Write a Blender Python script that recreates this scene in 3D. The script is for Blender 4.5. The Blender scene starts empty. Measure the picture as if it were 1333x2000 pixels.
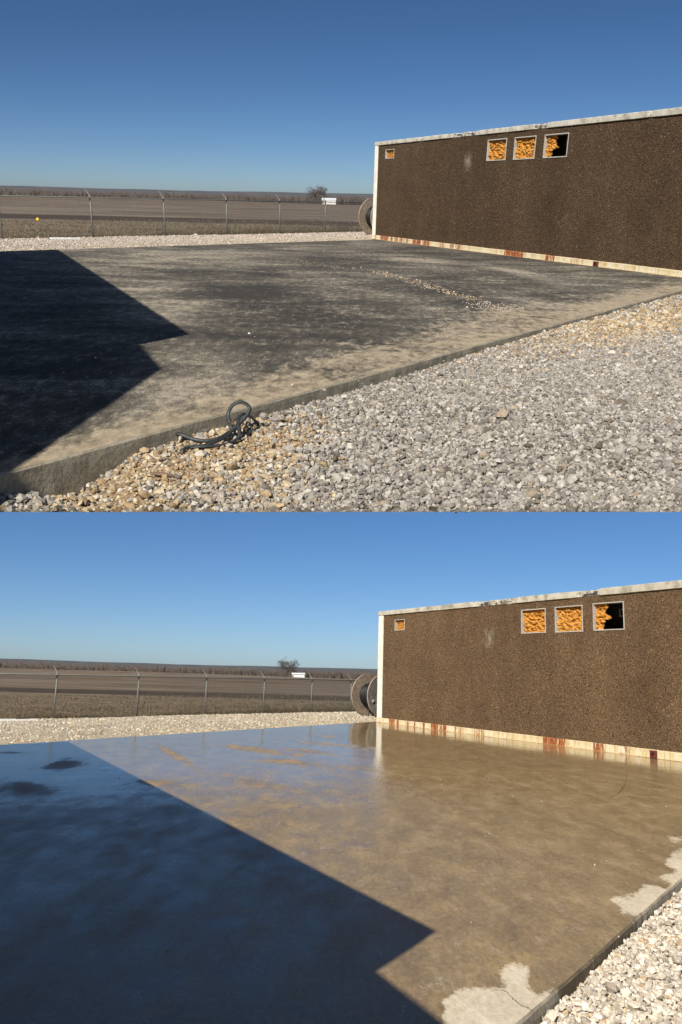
import bpy, bmesh, math
import numpy as np
from mathutils import Matrix, Vector
rng = np.random.default_rng(7)
R = math.radians
scene = bpy.context.scene

# ------------------------------------------------------------------ camera, sky, suns, exposure
# The photograph shows one concrete pad twice (dry, then washed), one view above the other.
# Both places are built in metres; the dry one stands on ground tilted up towards the camera.
F, CX, CY, PW = 1600.0, 666.5, 1000.0, 1333.0

def cam_matrix(h, horizon, roll):
    th = math.atan((horizon - CY) / F)
    return (Matrix.Translation((0, 0, h)) @ Matrix.Rotation(math.pi / 2 + th, 4, 'X')
            @ Matrix.Rotation(R(roll), 4, 'Z'))

class Place:
    def __init__(s, name, h, horizon, roll, world_cam=None):
        s.cam = cam_matrix(h, horizon, roll); s.h = h
        s.M = Matrix.Identity(4) if world_cam is None else world_cam @ s.cam.inverted()
        s.col = bpy.data.collections.new(name); scene.collection.children.link(s.col)
        s.R = np.array(s.cam.to_3x3()); s.o = np.array([0, 0, h], float)
    def dirs(s, px, py):
        px = np.asarray(px, float); py = np.asarray(py, float)
        d = np.stack([(px - CX) / F, (CY - py) / F, -np.ones_like(px)], -1)
        return d @ s.R.T
    def ground(s, px, py, z=0.0):
        d = s.dirs(px, py); t = (z - s.h) / d[..., 2]
        return s.o + d * t[..., None]
    def plane(s, px, py, p0, n):
        d = s.dirs(px, py); t = ((p0 - s.o) @ n) / (d @ n)
        return s.o + d * t[..., None]
    def at(s, px, py, dist):                      # point at a forward distance
        d = s.dirs(px, py); return s.o + d * (dist / d[..., 1])[..., None]
    def proj(s, p):
        q = (np.asarray(p, float) - s.o) @ s.R
        w = -q[..., 2]; w = np.where(w > 1e-3, w, 1e-3)
        return CX + F * q[..., 0] / w, CY - F * q[..., 1] / w, w

LO = Place('washed_pad_place', 1.66, 1313.0, 1.7)
UP = Place('dry_pad_place', 1.55, 386.0, 1.4, LO.cam)

cd = bpy.data.cameras.new('camera'); cam = bpy.data.objects.new('camera', cd)
scene.collection.objects.link(cam); cam.matrix_world = LO.cam
cd.sensor_fit = 'HORIZONTAL'; cd.sensor_width = 36.0; cd.lens = 36.0 * F / PW
cd.clip_start = 0.05; cd.clip_end = 20000; scene.camera = cam

SUN_UP = (R(42), R(25)); SUN_LO = (R(38), R(28))     # elevation, degrees left of straight behind the camera
def sun_vec(e, a): return np.array([-math.sin(a) * math.cos(e), -math.cos(a) * math.cos(e), math.sin(e)])
SKY_UP, SKY_LO = (0.052, 1.45, 1.14), (0.067, 0.95, 1.15)     # strength, climb, saturation
# the photographs' lens is wider than this one, so the hazy rim by the horizon is narrower

def sky_nodes(nt, vec, elev, az, par, out_type):
    strength, climb, sat = par
    sk = nt.nodes.new('ShaderNodeTexSky'); sk.sky_type = 'NISHITA'; sk.sun_disc = False
    sk.sun_elevation = elev; sk.sun_rotation = math.pi + az
    sk.air_density = 0.62; sk.dust_density = 0.7; sk.ozone_density = 4.0; sk.altitude = 300
    m = nt.nodes.new('ShaderNodeVectorMath'); m.operation = 'MULTIPLY_ADD'; m.inputs[1].default_value = (1, 1, climb); m.inputs[2].default_value = (0, 0, 0.004)
    n = nt.nodes.new('ShaderNodeVectorMath'); n.operation = 'NORMALIZE'
    n0 = nt.nodes.new('ShaderNodeVectorMath'); n0.operation = 'NORMALIZE'; nt.links.new(vec, n0.inputs[0])
    nt.links.new(n0.outputs[0], m.inputs[0]); nt.links.new(m.outputs[0], n.inputs[0]); nt.links.new(n.outputs[0], sk.inputs['Vector'])
    b = nt.nodes.new(out_type); b.inputs['Strength'].default_value = strength
    hs = nt.nodes.new('ShaderNodeHueSaturation'); hs.inputs['Saturation'].default_value = sat
    nt.links.new(sk.outputs['Color'], hs.inputs['Color']); nt.links.new(hs.outputs['Color'], b.inputs['Color'])
    return b

world = bpy.data.worlds.new('World'); scene.world = world; world.use_nodes = True
wn = world.node_tree; wn.nodes.clear()
tc = wn.nodes.new('ShaderNodeTexCoord'); wo = wn.nodes.new('ShaderNodeOutputWorld')
wn.links.new(sky_nodes(wn, tc.outputs['Generated'], SUN_LO[0], SUN_LO[1], SKY_LO, 'ShaderNodeBackground').outputs[0], wo.inputs['Surface'])

def add_sun(place, ea, strength):
    ld = bpy.data.lights.new('sun', 'SUN'); ld.energy = strength; ld.angle = R(0.53); ld.color = (1.0, 0.95, 0.87)
    o = bpy.data.objects.new('sun', ld); place.col.objects.link(o)
    v = place.M.to_3x3() @ Vector(sun_vec(*ea))
    o.rotation_euler = v.to_track_quat('Z', 'Y').to_euler(); o.location = v * 30
    o.light_linking.receiver_collection = place.col       # the sun of that hour lights that place
    o.light_linking.blocker_collection = place.col
add_sun(UP, SUN_UP, 4.8)
add_sun(LO, SUN_LO, 5.0)
vs = scene.view_settings; vs.view_transform = 'Standard'; vs.look = 'None'; vs.exposure = 0.55; vs.gamma = 1.0
vs.use_curve_mapping = False
scene.cycles.max_bounces = 6; scene.cycles.use_denoising = True

# ------------------------------------------------------------------ helpers: nodes
class NT:
    def __init__(s, name):
        s.m = bpy.data.materials.new(name); s.m.use_nodes = True; s.t = s.m.node_tree
        s.p = s.t.nodes['Principled BSDF']; s.out = s.t.nodes['Material Output']
    def n(s, typ, ins=None, **props):
        nd = s.t.nodes.new('ShaderNode' + typ)
        for k, v in props.items(): setattr(nd, k, v)
        for k, v in (ins or {}).items(): s.set(nd.inputs[k], v)
        return nd
    def set(s, sock, v):
        if isinstance(v, bpy.types.NodeSocket): s.t.links.new(v, sock)
        elif isinstance(v, bpy.types.Node): s.t.links.new(v.outputs[0], sock)
        else:
            if sock.type == 'RGBA' and len(v) == 3: v = (*v, 1)
            sock.default_value = v
    def P(s, **kw):
        for k, v in kw.items(): s.set(s.p.inputs[k.replace('_', ' ')], v)
        return s.m
    def coord(s, scale=(1, 1, 1)):
        c = s.n('TexCoord').outputs['Object']
        if scale == (1, 1, 1): return c
        return s.n('Mapping', {'Vector': c, 'Scale': scale}).outputs[0]
    def noise(s, scale, detail=4, rough=0.55, vec=None, dist=0.0):
        return s.n('TexNoise', {'Vector': vec if vec is not None else s.coord(), 'Scale': scale, 'Detail': detail, 'Roughness': rough, 'Distortion': dist}).outputs['Fac']
    def ramp(s, fac, stops):
        nd = s.n('ValToRGB', {'Fac': fac}); e = nd.color_ramp.elements
        while len(e) < len(stops): e.new(0.5)
        for el, (p, c) in zip(e, stops):
            el.position = p; el.color = (c, c, c, 1) if isinstance(c, (int, float)) else (*c, 1)
        return nd.outputs['Color']
    def mix(s, f, a, b, blend='MIX'):
        nd = s.n('Mix', data_type='RGBA', blend_type=blend)
        s.set(nd.inputs[0], f); s.set(nd.inputs[6], a); s.set(nd.inputs[7], b); return nd.outputs[2]
    def math(s, op, a, b=0.5, clamp=False):
        nd = s.n('Math', operation=op, use_clamp=clamp); s.set(nd.inputs[0], a); s.set(nd.inputs[1], b); return nd.outputs[0]
    def bump(s, h, strength, dist, normal=None):
        nd = s.n('Bump', {'Height': h, 'Strength': strength, 'Distance': dist})
        if normal is not None: s.set(nd.inputs['Normal'], normal)
        return nd.outputs['Normal']
    def attr(s, name):
        return s.n('Attribute', attribute_name=name)
    def sep(s, col):
        return s.n('SeparateColor', {0: col}).outputs

def simple(name, col, rough=0.8, metal=0.0, var=0.25, scale=8.0, bump=0.0, bscale=40.0):
    t = NT(name); f = t.noise(scale)
    lo = tuple(c * (1 - var) for c in col); hi = tuple(min(1, c * (1 + var)) for c in col)
    t.P(Base_Color=t.ramp(f, [(0.3, lo), (0.7, hi)]), Roughness=rough, Metallic=metal)
    if bump: t.P(Normal=t.bump(t.noise(bscale, 3), bump, 0.01))
    return t.m

# ------------------------------------------------------------------ helpers: meshes and objects
def fast_mesh(name, verts, faces, colors=None, cname='col', smooth=False):
    """verts (N,3); faces (M,k) array or list of tuples."""
    me = bpy.data.meshes.new(name)
    verts = np.asarray(verts, np.float32)
    if isinstance(faces, np.ndarray):
        k = faces.shape[1]; m = faces.shape[0]
        me.vertices.add(len(verts)); me.vertices.foreach_set('co', verts.ravel())
        me.loops.add(m * k); me.loops.foreach_set('vertex_index', faces.astype(np.int32).ravel())
        me.polygons.add(m); me.polygons.foreach_set('loop_start', np.arange(0, m * k, k, dtype=np.int32))
        me.update(calc_edges=True)
    else:
        me.from_pydata([tuple(map(float, v)) for v in verts], [], faces); me.update()
    if colors is not None:
        a = me.color_attributes.new(cname, 'FLOAT_COLOR', 'POINT')
        c = np.ones((len(verts), 4), np.float32); c[:, :colors.shape[1]] = colors
        a.data.foreach_set('color', c.ravel())
    me.polygons.foreach_set('use_smooth', np.full(len(me.polygons), smooth, bool))
    me.validate(); return me

def thing(place, name, label, cat, loc=(0, 0, 0), mat3=None, group=None):
    o = bpy.data.objects.new(name, None); place.col.objects.link(o); o.empty_display_size = 0.2
    m = Matrix.Translation(loc)
    if mat3 is not None: m = m @ mat3.to_4x4()
    o.matrix_world = place.M @ m
    o['label'] = label; o['category'] = cat
    if group: o['group'] = group
    return o

def obj(place, name, me, mat=None, parent=None, loc=None, rot=None, label=None, cat=None, kind=None, group=None):
    o = bpy.data.objects.new(name, me); place.col.objects.link(o)
    if mat is not None and not me.materials: me.materials.append(mat)
    m = Matrix.Identity(4)
    if loc is not None: m = Matrix.Translation(loc)
    if rot is not None: m = m @ rot.to_4x4()
    if parent is not None: o.parent = parent; o.matrix_basis = m
    else: o.matrix_world = place.M @ m
    if label: o['label'] = label
    if cat: o['category'] = cat
    if kind: o['kind'] = kind
    if group: o['group'] = group
    return o

class MB:
    """collects shapes for one mesh"""
    def __init__(s): s.v = []; s.f = []
    def add(s, v, f):
        b = len(s.v); s.v += [tuple(map(float, p)) for p in v]; s.f += [tuple(i + b for i in q) for q in f]
    def box(s, a, b):
        (x0, y0, z0), (x1, y1, z1) = a, b
        s.add([(x0,y0,z0),(x1,y0,z0),(x1,y1,z0),(x0,y1,z0),(x0,y0,z1),(x1,y0,z1),(x1,y1,z1),(x0,y1,z1)],
              [(0,3,2,1),(4,5,6,7),(0,1,5,4),(1,2,6,5),(2,3,7,6),(3,0,4,7)])
    def tube(s, pts, radii, seg=8, flat=1.0, cap=True):
        pts = [Vector(p) for p in pts]
        if not hasattr(radii, '__len__'): radii = [radii] * len(pts)
        rings = []; up = Vector((0, 0, 1)); prev = None
        for i, p in enumerate(pts):
            t = (pts[min(i + 1, len(pts) - 1)] - pts[max(i - 1, 0)]).normalized()
            if prev is None:
                n = t.cross(up); n = t.cross(Vector((1, 0, 0))) if n.length < 1e-3 else n
            else: n = prev - t * prev.dot(t)
            n.normalize(); prev = n; b = t.cross(n)
            rings.append([p + (n * math.cos(2*math.pi*k/seg) + b * math.sin(2*math.pi*k/seg) * flat) * radii[i] for k in range(seg)])
        v = [q for r in rings for q in r]; f = []
        for i in range(len(rings) - 1):
            for k in range(seg):
                a = i*seg + k; c = i*seg + (k+1) % seg; f.append((a, c, c + seg, a + seg))
        if cap:
            f.append(tuple(reversed(range(seg)))); f.append(tuple(range(len(v) - seg, len(v))))
        s.add(v, f)
    def mesh(s, name, smooth=False):
        me = bpy.data.meshes.new(name); me.from_pydata(s.v, [], s.f); me.update()
        if smooth: me.polygons.foreach_set('use_smooth', np.ones(len(me.polygons), bool))
        return me

def bevel_mesh(me, w, seg=2):
    bm = bmesh.new(); bm.from_mesh(me)
    bmesh.ops.bevel(bm, geom=bm.edges[:], offset=w, segments=seg, affect='EDGES', profile=0.6)
    bm.to_mesh(me); bm.free(); return me

def vnoise(x, y, seed=0, octaves=4):
    """cheap smooth noise in [-1,1]"""
    r = np.random.default_rng(seed); s = np.zeros(np.broadcast(x, y).shape); a = 1.0; tot = 0; fr = 1.0
    for _ in range(octaves):
        for _ in range(3):
            th = r.uniform(0, 2*math.pi); k = fr * r.uniform(0.8, 1.25)
            s = s + a / 3 * np.sin(k * (x*math.cos(th) + y*math.sin(th)) + r.uniform(0, 6.28)) * 1.4
        tot += a; a *= 0.6; fr *= 2.1
    return s / tot

def lump(n, gx, gz):
    """lumpy random relief on an n by n grid, about -0.5 to 0.5"""
    g = rng.uniform(-.5, .5, (gz + 2, gx + 2)); u = np.linspace(0, gx, n); v = np.linspace(0, gz, n); iu, iv = u.astype(int), v.astype(int)
    fu = u - iu; fv = v - iv; fu = fu*fu*(3-2*fu); fv = (fv*fv*(3-2*fv))[:, None]
    a = g[np.ix_(iv, iu)]; b = g[np.ix_(iv, iu+1)]; c = g[np.ix_(iv+1, iu)]; d = g[np.ix_(iv+1, iu+1)]
    return (a + (b-a)*fu) * (1-fv) + (c + (d-c)*fu) * fv

ICO_V, ICO_F = (lambda p: (np.array([(-1,p,0),(1,p,0),(-1,-p,0),(1,-p,0),(0,-1,p),(0,1,p),(0,-1,-p),(0,1,-p),(p,0,-1),(p,0,1),(-p,0,-1),(-p,0,1)]) / math.sqrt(1+p*p),
    np.array([(0,11,5),(0,5,1),(0,1,7),(0,7,10),(0,10,11),(1,5,9),(5,11,4),(11,10,2),(10,7,6),(7,1,8),(3,9,4),(3,4,2),(3,2,6),(3,6,8),(3,8,9),(4,9,5),(2,4,11),(6,2,10),(8,6,7),(9,8,1)])))((1+5**.5)/2)
OCT_V = np.array([(1,0,0),(-1,0,0),(0,1,0),(0,-1,0),(0,0,1),(0,0,-1)], float)
OCT_F = np.array([(0,2,4),(2,1,4),(1,3,4),(3,0,4),(2,0,5),(1,2,5),(3,1,5),(0,3,5)])

def rand_rot(n):
    q = rng.normal(size=(n, 4)); q /= np.linalg.norm(q, axis=1, keepdims=True); w, x, y, z = q.T
    return np.stack([1-2*(y*y+z*z), 2*(x*y-z*w), 2*(x*z+y*w), 2*(x*y+z*w), 1-2*(x*x+z*z), 2*(y*z-x*w), 2*(x*z-y*w), 2*(y*z+x*w), 1-2*(x*x+y*y)], -1).reshape(n, 3, 3)

def stones(pts, size, cols, base='ico', clamp=None, flat=0.62):
    """many angular stones in one mesh"""
    V, Fc = (ICO_V, ICO_F) if base == 'ico' else (OCT_V, OCT_F)
    n = len(pts); nv = len(V)
    v = V[None] * rng.uniform(0.58, 1.25, (n, nv, 1))
    v = v * rng.uniform(0.45, 1.05, (n, 1, 3)) * size[:, None, None]
    v = np.einsum('nij,nvj->nvi', rand_rot(n), v); v[..., 2] *= flat / 0.75
    v = v + pts[:, None, :]
    if clamp is not None: v = clamp(v)
    f = (Fc[None] + (np.arange(n) * nv)[:, None, None]).reshape(-1, 3)
    c = np.repeat(cols, nv, axis=0)
    return v.reshape(-1, 3), f, c

def blobs(px, py, lst):
    """sum of soft elliptic patches given as (x, y, rx, ry, rot_deg, weight)"""
    s = np.zeros_like(px)
    for x, y, rx, ry, a, w in lst:
        c, sn = math.cos(R(a)), math.sin(R(a)); dx, dy = px - x, py - y
        u = (dx*c + dy*sn) / rx; v = (-dx*sn + dy*c) / ry
        s = s + w * np.exp(-np.clip(u*u + v*v, 0, 60))
    return s

# ------------------------------------------------------------------ materials
def m_aggregate(name, tint, drip):
    t = NT(name)
    vo = t.n('TexVoronoi', {'Vector': t.coord(), 'Scale': 52.0})
    cell = t.sep(vo.outputs['Color'])[0]
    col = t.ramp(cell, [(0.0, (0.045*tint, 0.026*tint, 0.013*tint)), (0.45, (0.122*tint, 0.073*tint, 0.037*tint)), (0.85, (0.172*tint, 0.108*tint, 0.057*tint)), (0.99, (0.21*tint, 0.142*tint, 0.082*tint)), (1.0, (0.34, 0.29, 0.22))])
    streak = t.ramp(t.noise(1.0, 5, 0.6, t.coord((0.9, 1, 0.16))), [(0.32, 0.84), (0.68, 1.10)])
    patch = t.ramp(t.noise(0.8, 7, 0.7), [(0.3, 0.80), (0.7, 1.16)])
    col = t.mix(1.0, t.mix(1.0, col, streak, 'MULTIPLY'), patch, 'MULTIPLY')
    h = t.math('SUBTRACT', 1.0, vo.outputs['Distance'])
    sp = t.n('SeparateXYZ', {0: t.coord()}).outputs                     # a pale lime run under the cap
    du = t.math('ABSOLUTE', t.math('SUBTRACT', sp[0], drip[0])); dz = t.math('ABSOLUTE', t.math('SUBTRACT', sp[2], drip[1]))
    mk = t.math('MULTIPLY', t.ramp(t.math('DIVIDE', du, drip[2]), [(0.2, 1.0), (1.0, 0.0)]), t.ramp(t.math('DIVIDE', dz, drip[3]), [(0.4, 1.0), (1.0, 0.0)]))
    col = t.mix(t.math('MULTIPLY', mk, t.ramp(t.noise(14, 4, 0.6, t.coord((1, 1, 0.3))), [(0.42, 0.0), (0.6, 0.75)])), col, (0.36, 0.31, 0.24))
    return t.P(Base_Color=col, Roughness=0.85, Specular_IOR_Level=0.2, Normal=t.bump(t.math('ADD', h, t.math('MULTIPLY', cell, 0.8)), 0.9, 0.02))

def m_coping(name):
    t = NT(name); a = t.sep(t.attr('col').outputs['Color'])
    f = t.noise(3.0, 6, 0.65); g = t.noise(22, 4, 0.6)
    col = t.ramp(f, [(0.30, (0.20, 0.18, 0.135)), (0.48, (0.42, 0.39, 0.315)), (0.7, (0.56, 0.53, 0.45))])
    col = t.mix(t.ramp(g, [(0.55, 0.0), (0.75, 0.5)]), col, (0.12, 0.11, 0.09))
    sk = t.math('ADD', t.math('MULTIPLY', a[0], 0.72), t.math('MULTIPLY', t.math('SUBTRACT', t.noise(9, 6, 0.75, t.coord((0.6, 1, 1.6))), 0.5), 2.4))
    col = t.mix(t.ramp(sk, [(0.38, 0.0), (0.5, 1.0)]), col, (0.045, 0.040, 0.034))
    return t.P(Base_Color=col, Roughness=0.9, Normal=t.bump(g, 0.5, 0.02))

def m_rust_strip(name):
    t = NT(name); a = t.sep(t.attr('col').outputs['Color'])                      # rust, edge grime
    st = t.noise(26.0, 5, 0.7, t.coord((1, 1, 0.10)), 0.2); wide = t.noise(5.0, 4, 0.6, t.coord((1, 1, 0.2))); sp = t.noise(30.0, 5, 0.7)
    paint = t.ramp(wide, [(0.3, (0.46, 0.33, 0.15)), (0.5, (0.58, 0.49, 0.30)), (0.7, (0.64, 0.59, 0.45))])
    rust = t.ramp(st, [(0.3, (0.46, 0.16, 0.03)), (0.52, (0.24, 0.062, 0.016)), (0.7, (0.09, 0.028, 0.014))])
    half = lambda n, w: t.math('MULTIPLY', t.math('SUBTRACT', n, 0.5), w)
    k = t.math('ADD', t.math('ADD', t.math('MULTIPLY', a[0], 0.95), half(st, 2.9)), half(sp, 0.5))
    col = t.mix(t.ramp(k, [(0.28, 0.0), (0.40, 0.55), (0.62, 1.0)]), paint, rust)
    k2 = t.math('ADD', a[1], t.math('ADD', half(sp, 1.2), half(wide, 1.2)))
    col = t.mix(t.ramp(k2, [(0.35, 0.0), (0.75, 0.85)]), col, (0.30, 0.15, 0.05))
    return t.P(Base_Color=col, Roughness=0.7, Normal=t.bump(sp, 0.3, 0.01))

def m_foam():
    t = NT('orange_foam'); f = t.noise(30, 4, 0.6); g = t.noise(9, 3)
    col = t.ramp(f, [(0.3, (0.20, 0.075, 0.008)), (0.5, (0.42, 0.175, 0.018)), (0.75, (0.60, 0.29, 0.045))])
    col = t.mix(t.ramp(g, [(0.62, 0.0), (0.7, 0.35)]), col, (0.75, 0.62, 0.42))
    return t.P(Base_Color=col, Roughness=0.85)

def m_dry_pad():
    t = NT('dry_stained_concrete'); a = t.sep(t.attr('col').outputs['Color'])   # light, tan, dark
    st = t.coord((1, 0.5, 1))
    big = t.noise(0.42, 5, 0.6, t.coord((0.7, 0.6, 1)), 0.8)
    sweep = t.noise(1.3, 6, 0.62, t.n('Mapping', {'Vector': t.coord(), 'Rotation': (0, 0, R(14)), 'Scale': (0.45, 0.75, 1)}).outputs[0], 0.9)      # broom and tyre sweeps
    fine = t.noise(9.0, 7, 0.74, st, 0.4); speck = t.noise(48.0, 4, 0.75, st)
    half = lambda n, w: t.math('MULTIPLY', t.math('SUBTRACT', n, 0.5), w)
    k = t.math('ADD', t.math('ADD', half(big, 1.4), half(sweep, 1.5)), t.math('ADD', half(fine, 1.7), half(speck, 1.3)))
    k = t.math('ADD', t.math('ADD', k, 0.40), t.math('SUBTRACT', a[0], a[2]))
    col = t.ramp(k, [(0.02, (0.036, 0.032, 0.0255)), (0.36, (0.077, 0.067, 0.051)), (0.60, (0.132, 0.115, 0.087)), (0.95, (0.29, 0.245, 0.178))])
    # pale flecks where the grime has worn off
    fl = t.math('ADD', t.math('ADD', t.math('MULTIPLY', fine, 0.55), t.math('MULTIPLY', speck, 0.45)), t.math('MULTIPLY', t.math('SUBTRACT', sweep, 0.5), 0.25))
    fl = t.math('ADD', fl, t.math('MULTIPLY', a[0], 0.08))
    col = t.mix(t.ramp(fl, [(0.545, 0.0), (0.60, 0.6)]), col, (0.32, 0.275, 0.205))
    kt = t.math('ADD', a[1], t.math('ADD', half(fine, 1.7), half(sweep, 1.2)))
    tan = t.ramp(fine, [(0.3, (0.19, 0.148, 0.095)), (0.65, (0.39, 0.315, 0.21))])
    col = t.mix(t.ramp(kt, [(0.35, 0.0), (0.85, 0.85)]), col, tan)
    nrm = t.bump(t.math('ADD', fine, t.math('MULTIPLY', speck, 0.5)), 0.35, 0.012)
    return t.P(Base_Color=col, Roughness=0.92, Specular_IOR_Level=0.25, Normal=nrm)

def m_wet_pad():
    t = NT('washed_wet_concrete'); a = t.sep(t.attr('col').outputs['Color'])    # dry, mud, puddle
    st = t.coord((1, 0.42, 1)); big = t.noise(0.5, 5, 0.6, st, 0.5); mid = t.noise(3.4, 6, 0.65, st, 0.3); fine = t.noise(30.0, 6, 0.75, st); speck = t.noise(95.0, 3, 0.7, st)
    edge = t.math('ADD', a[0], t.math('ADD', t.math('MULTIPLY', t.math('SUBTRACT', mid, 0.5), 0.7), t.math('MULTIPLY', t.math('SUBTRACT', fine, 0.5), 0.55)))
    dry = t.ramp(edge, [(0.47, 0.0), (0.52, 0.55), (0.66, 1.0)])
    wet = t.ramp(t.math('ADD', t.math('MULTIPLY', mid, 0.5), t.math('MULTIPLY', fine, 0.5)), [(0.36, (0.160, 0.109, 0.051)), (0.5, (0.240, 0.170, 0.086)), (0.64, (0.355, 0.262, 0.145))])
    wet = t.mix(t.ramp(big, [(0.35, 0.0), (0.65, 0.55)]), wet, t.mix(1.0, wet, (0.78, 0.77, 0.74), 'MULTIPLY'))
    mudk = t.math('ADD', a[1], t.math('ADD', t.math('MULTIPLY', t.math('SUBTRACT', mid, 0.5), 1.5), t.math('MULTIPLY', t.math('SUBTRACT', fine, 0.5), 0.6)))
    mud = t.ramp(mudk, [(0.22, 0.0), (0.75, 0.95)])
    wet = t.mix(mud, wet, (0.36, 0.24, 0.105))
    drycol = t.ramp(t.math('ADD', t.math('MULTIPLY', fine, 0.6), t.math('MULTIPLY', mid, 0.4)), [(0.3, (0.33, 0.265, 0.18)), (0.5, (0.50, 0.425, 0.315)), (0.68, (0.66, 0.58, 0.45))])
    white = t.ramp(t.math('ADD', t.math('MULTIPLY', t.noise(9, 6, 0.75, st), 0.6), t.math('MULTIPLY', speck, 0.4)), [(0.555, 0.0), (0.61, 0.7)])
    col = t.mix(dry, t.mix(white, wet, (0.36, 0.31, 0.23)), drycol)
    rough = t.ramp(t.math('SUBTRACT', t.math('ADD', t.math('MULTIPLY', big, 0.5), t.math('MULTIPLY', mid, 0.5)), t.math('MULTIPLY', a[2], 0.5)), [(0.06, 0.05), (0.30, 0.17), (0.60, 0.46)])
    rough = t.mix(mud, rough, (0.5, 0.5, 0.5)); rough = t.mix(dry, rough, (0.9, 0.9, 0.9))
    spec = t.mix(dry, (0.30, 0.30, 0.30), (0.25, 0.25, 0.25))
    bs = t.math('SUBTRACT', 0.30, t.math('MULTIPLY', a[2], 0.22), clamp=True)
    bn = t.n('Bump', {'Height': t.math('ADD', fine, t.math('MULTIPLY', speck, 0.5)), 'Strength': bs, 'Distance': 0.006}).outputs['Normal']
    bn = t.bump(t.noise(1.7, 3, 0.5, st), 0.16, 0.02, bn)
    return t.P(Base_Color=col, Roughness=rough, IOR=1.33, Normal=bn)

def m_edge(name, wet):
    t = NT(name); a = t.sep(t.attr('col').outputs['Color']); f = t.noise(5, 6, 0.65); st = t.noise(7, 4, 0.6, t.coord((1, 1, 0.15))); fine = t.noise(40, 4, 0.7)
    col = t.ramp(f, [(0.3, (0.20, 0.17, 0.12)), (0.5, (0.27, 0.235, 0.17)), (0.7, (0.36, 0.32, 0.24))])
    col = t.mix(1.0, col, t.ramp(fine, [(0.3, 0.75), (0.7, 1.15)]), 'MULTIPLY')
    if wet:
        k = t.math('ADD', a[0], t.math('MULTIPLY', t.math('SUBTRACT', st, 0.5), 1.6))
        col = t.mix(t.ramp(k, [(0.3, 0.0), (0.45, 1.0)]), t.mix(1.0, col, (0.5, 0.42, 0.32), 'MULTIPLY'), t.mix(1.0, col, (1.25, 1.22, 1.2), 'MULTIPLY'))
    return t.P(Base_Color=col, Roughness=0.9, Normal=t.bump(t.math('ADD', fine, f), 0.35, 0.012))

def m_vcol(name, rough=0.9, bump=0.3, bscale=120.0, var=0.25):
    t = NT(name); c = t.attr('col').outputs['Color']; f = t.noise(bscale * 0.4, 4)
    col = t.mix(1.0, c, t.ramp(f, [(0.3, 1 - var), (0.7, 1 + var)]), 'MULTIPLY')
    return t.P(Base_Color=col, Roughness=rough, Normal=t.bump(t.noise(bscale, 3), bump, 0.004))

def m_gravel_bed(name, lo, hi, dirt):
    t = NT(name); a = t.sep(t.attr('col').outputs['Color'])
    vo = t.n('TexVoronoi', {'Vector': t.coord(), 'Scale': 24.0}); cell = t.sep(vo.outputs['Color'])[0]
    col = t.ramp(cell, [(0.0, lo), (1.0, hi)])
    f = t.noise(1.5, 5, 0.65)
    col = t.mix(t.math('MULTIPLY', a[0], t.ramp(f, [(0.3, 0.5), (0.6, 1.0)])), col, dirt)
    col = t.mix(1.0, col, t.ramp(t.noise(0.35, 4), [(0.3, 0.82), (0.7, 1.12)]), 'MULTIPLY')
    return t.P(Base_Color=col, Roughness=0.95, Normal=t.bump(t.math('SUBTRACT', 1.0, vo.outputs['Distance']), 0.9, 0.03))

def m_field():
    t = NT('winter_field'); a = t.sep(t.attr('col').outputs['Color'])   # tilled, wooded, grass
    n1 = t.noise(0.08, 6, 0.65, t.coord((0.5, 1.6, 1))); n2 = t.noise(1.2, 6, 0.7)
    base = t.ramp(n1, [(0.36, (0.085, 0.063, 0.045)), (0.5, (0.148, 0.114, 0.084)), (0.64, (0.21, 0.168, 0.128))])
    grass = t.ramp(n2, [(0.3, (0.085, 0.062, 0.039)), (0.5, (0.16, 0.124, 0.081)), (0.72, (0.26, 0.205, 0.137))])
    col = t.mix(a[2], base, grass)
    col = t.mix(a[0], col, t.ramp(n2, [(0.3, (0.042, 0.029, 0.021)), (0.7, (0.066, 0.047, 0.035))]))
    col = t.mix(a[1], col, t.ramp(t.noise(0.02, 5, 0.6), [(0.3, (0.062, 0.062, 0.066)), (0.7, (0.115, 0.112, 0.112))]))
    return t.P(Base_Color=col, Roughness=1.0, Specular_IOR_Level=0.1, Normal=t.bump(n2, 0.5, 0.1))

def m_wood(name, lo, hi):
    t = NT(name); f = t.noise(6.0, 6, 0.65, t.coord((14, 1, 1))); g = t.noise(1.6, 4)
    col = t.ramp(f, [(0.3, lo), (0.7, hi)])
    col = t.mix(t.ramp(g, [(0.4, 0.0), (0.7, 0.55)]), col, tuple(c * 0.6 for c in lo))
    return t.P(Base_Color=col, Roughness=0.85, Normal=t.bump(f, 0.4, 0.01))

def m_winding():
    t = NT('black_cable'); w = t.n('TexWave', {'Vector': t.coord(), 'Scale': 11.0, 'Distortion': 1.2, 'Detail': 2.0, 'Detail Scale': 1.0}, wave_type='BANDS', bands_direction='X')
    return t.P(Base_Color=t.ramp(w.outputs['Fac'], [(0.2, (0.006, 0.006, 0.007)), (0.8, (0.022, 0.022, 0.024))]), Roughness=0.45, Normal=t.bump(w.outputs['Fac'], 0.8, 0.02))

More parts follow.
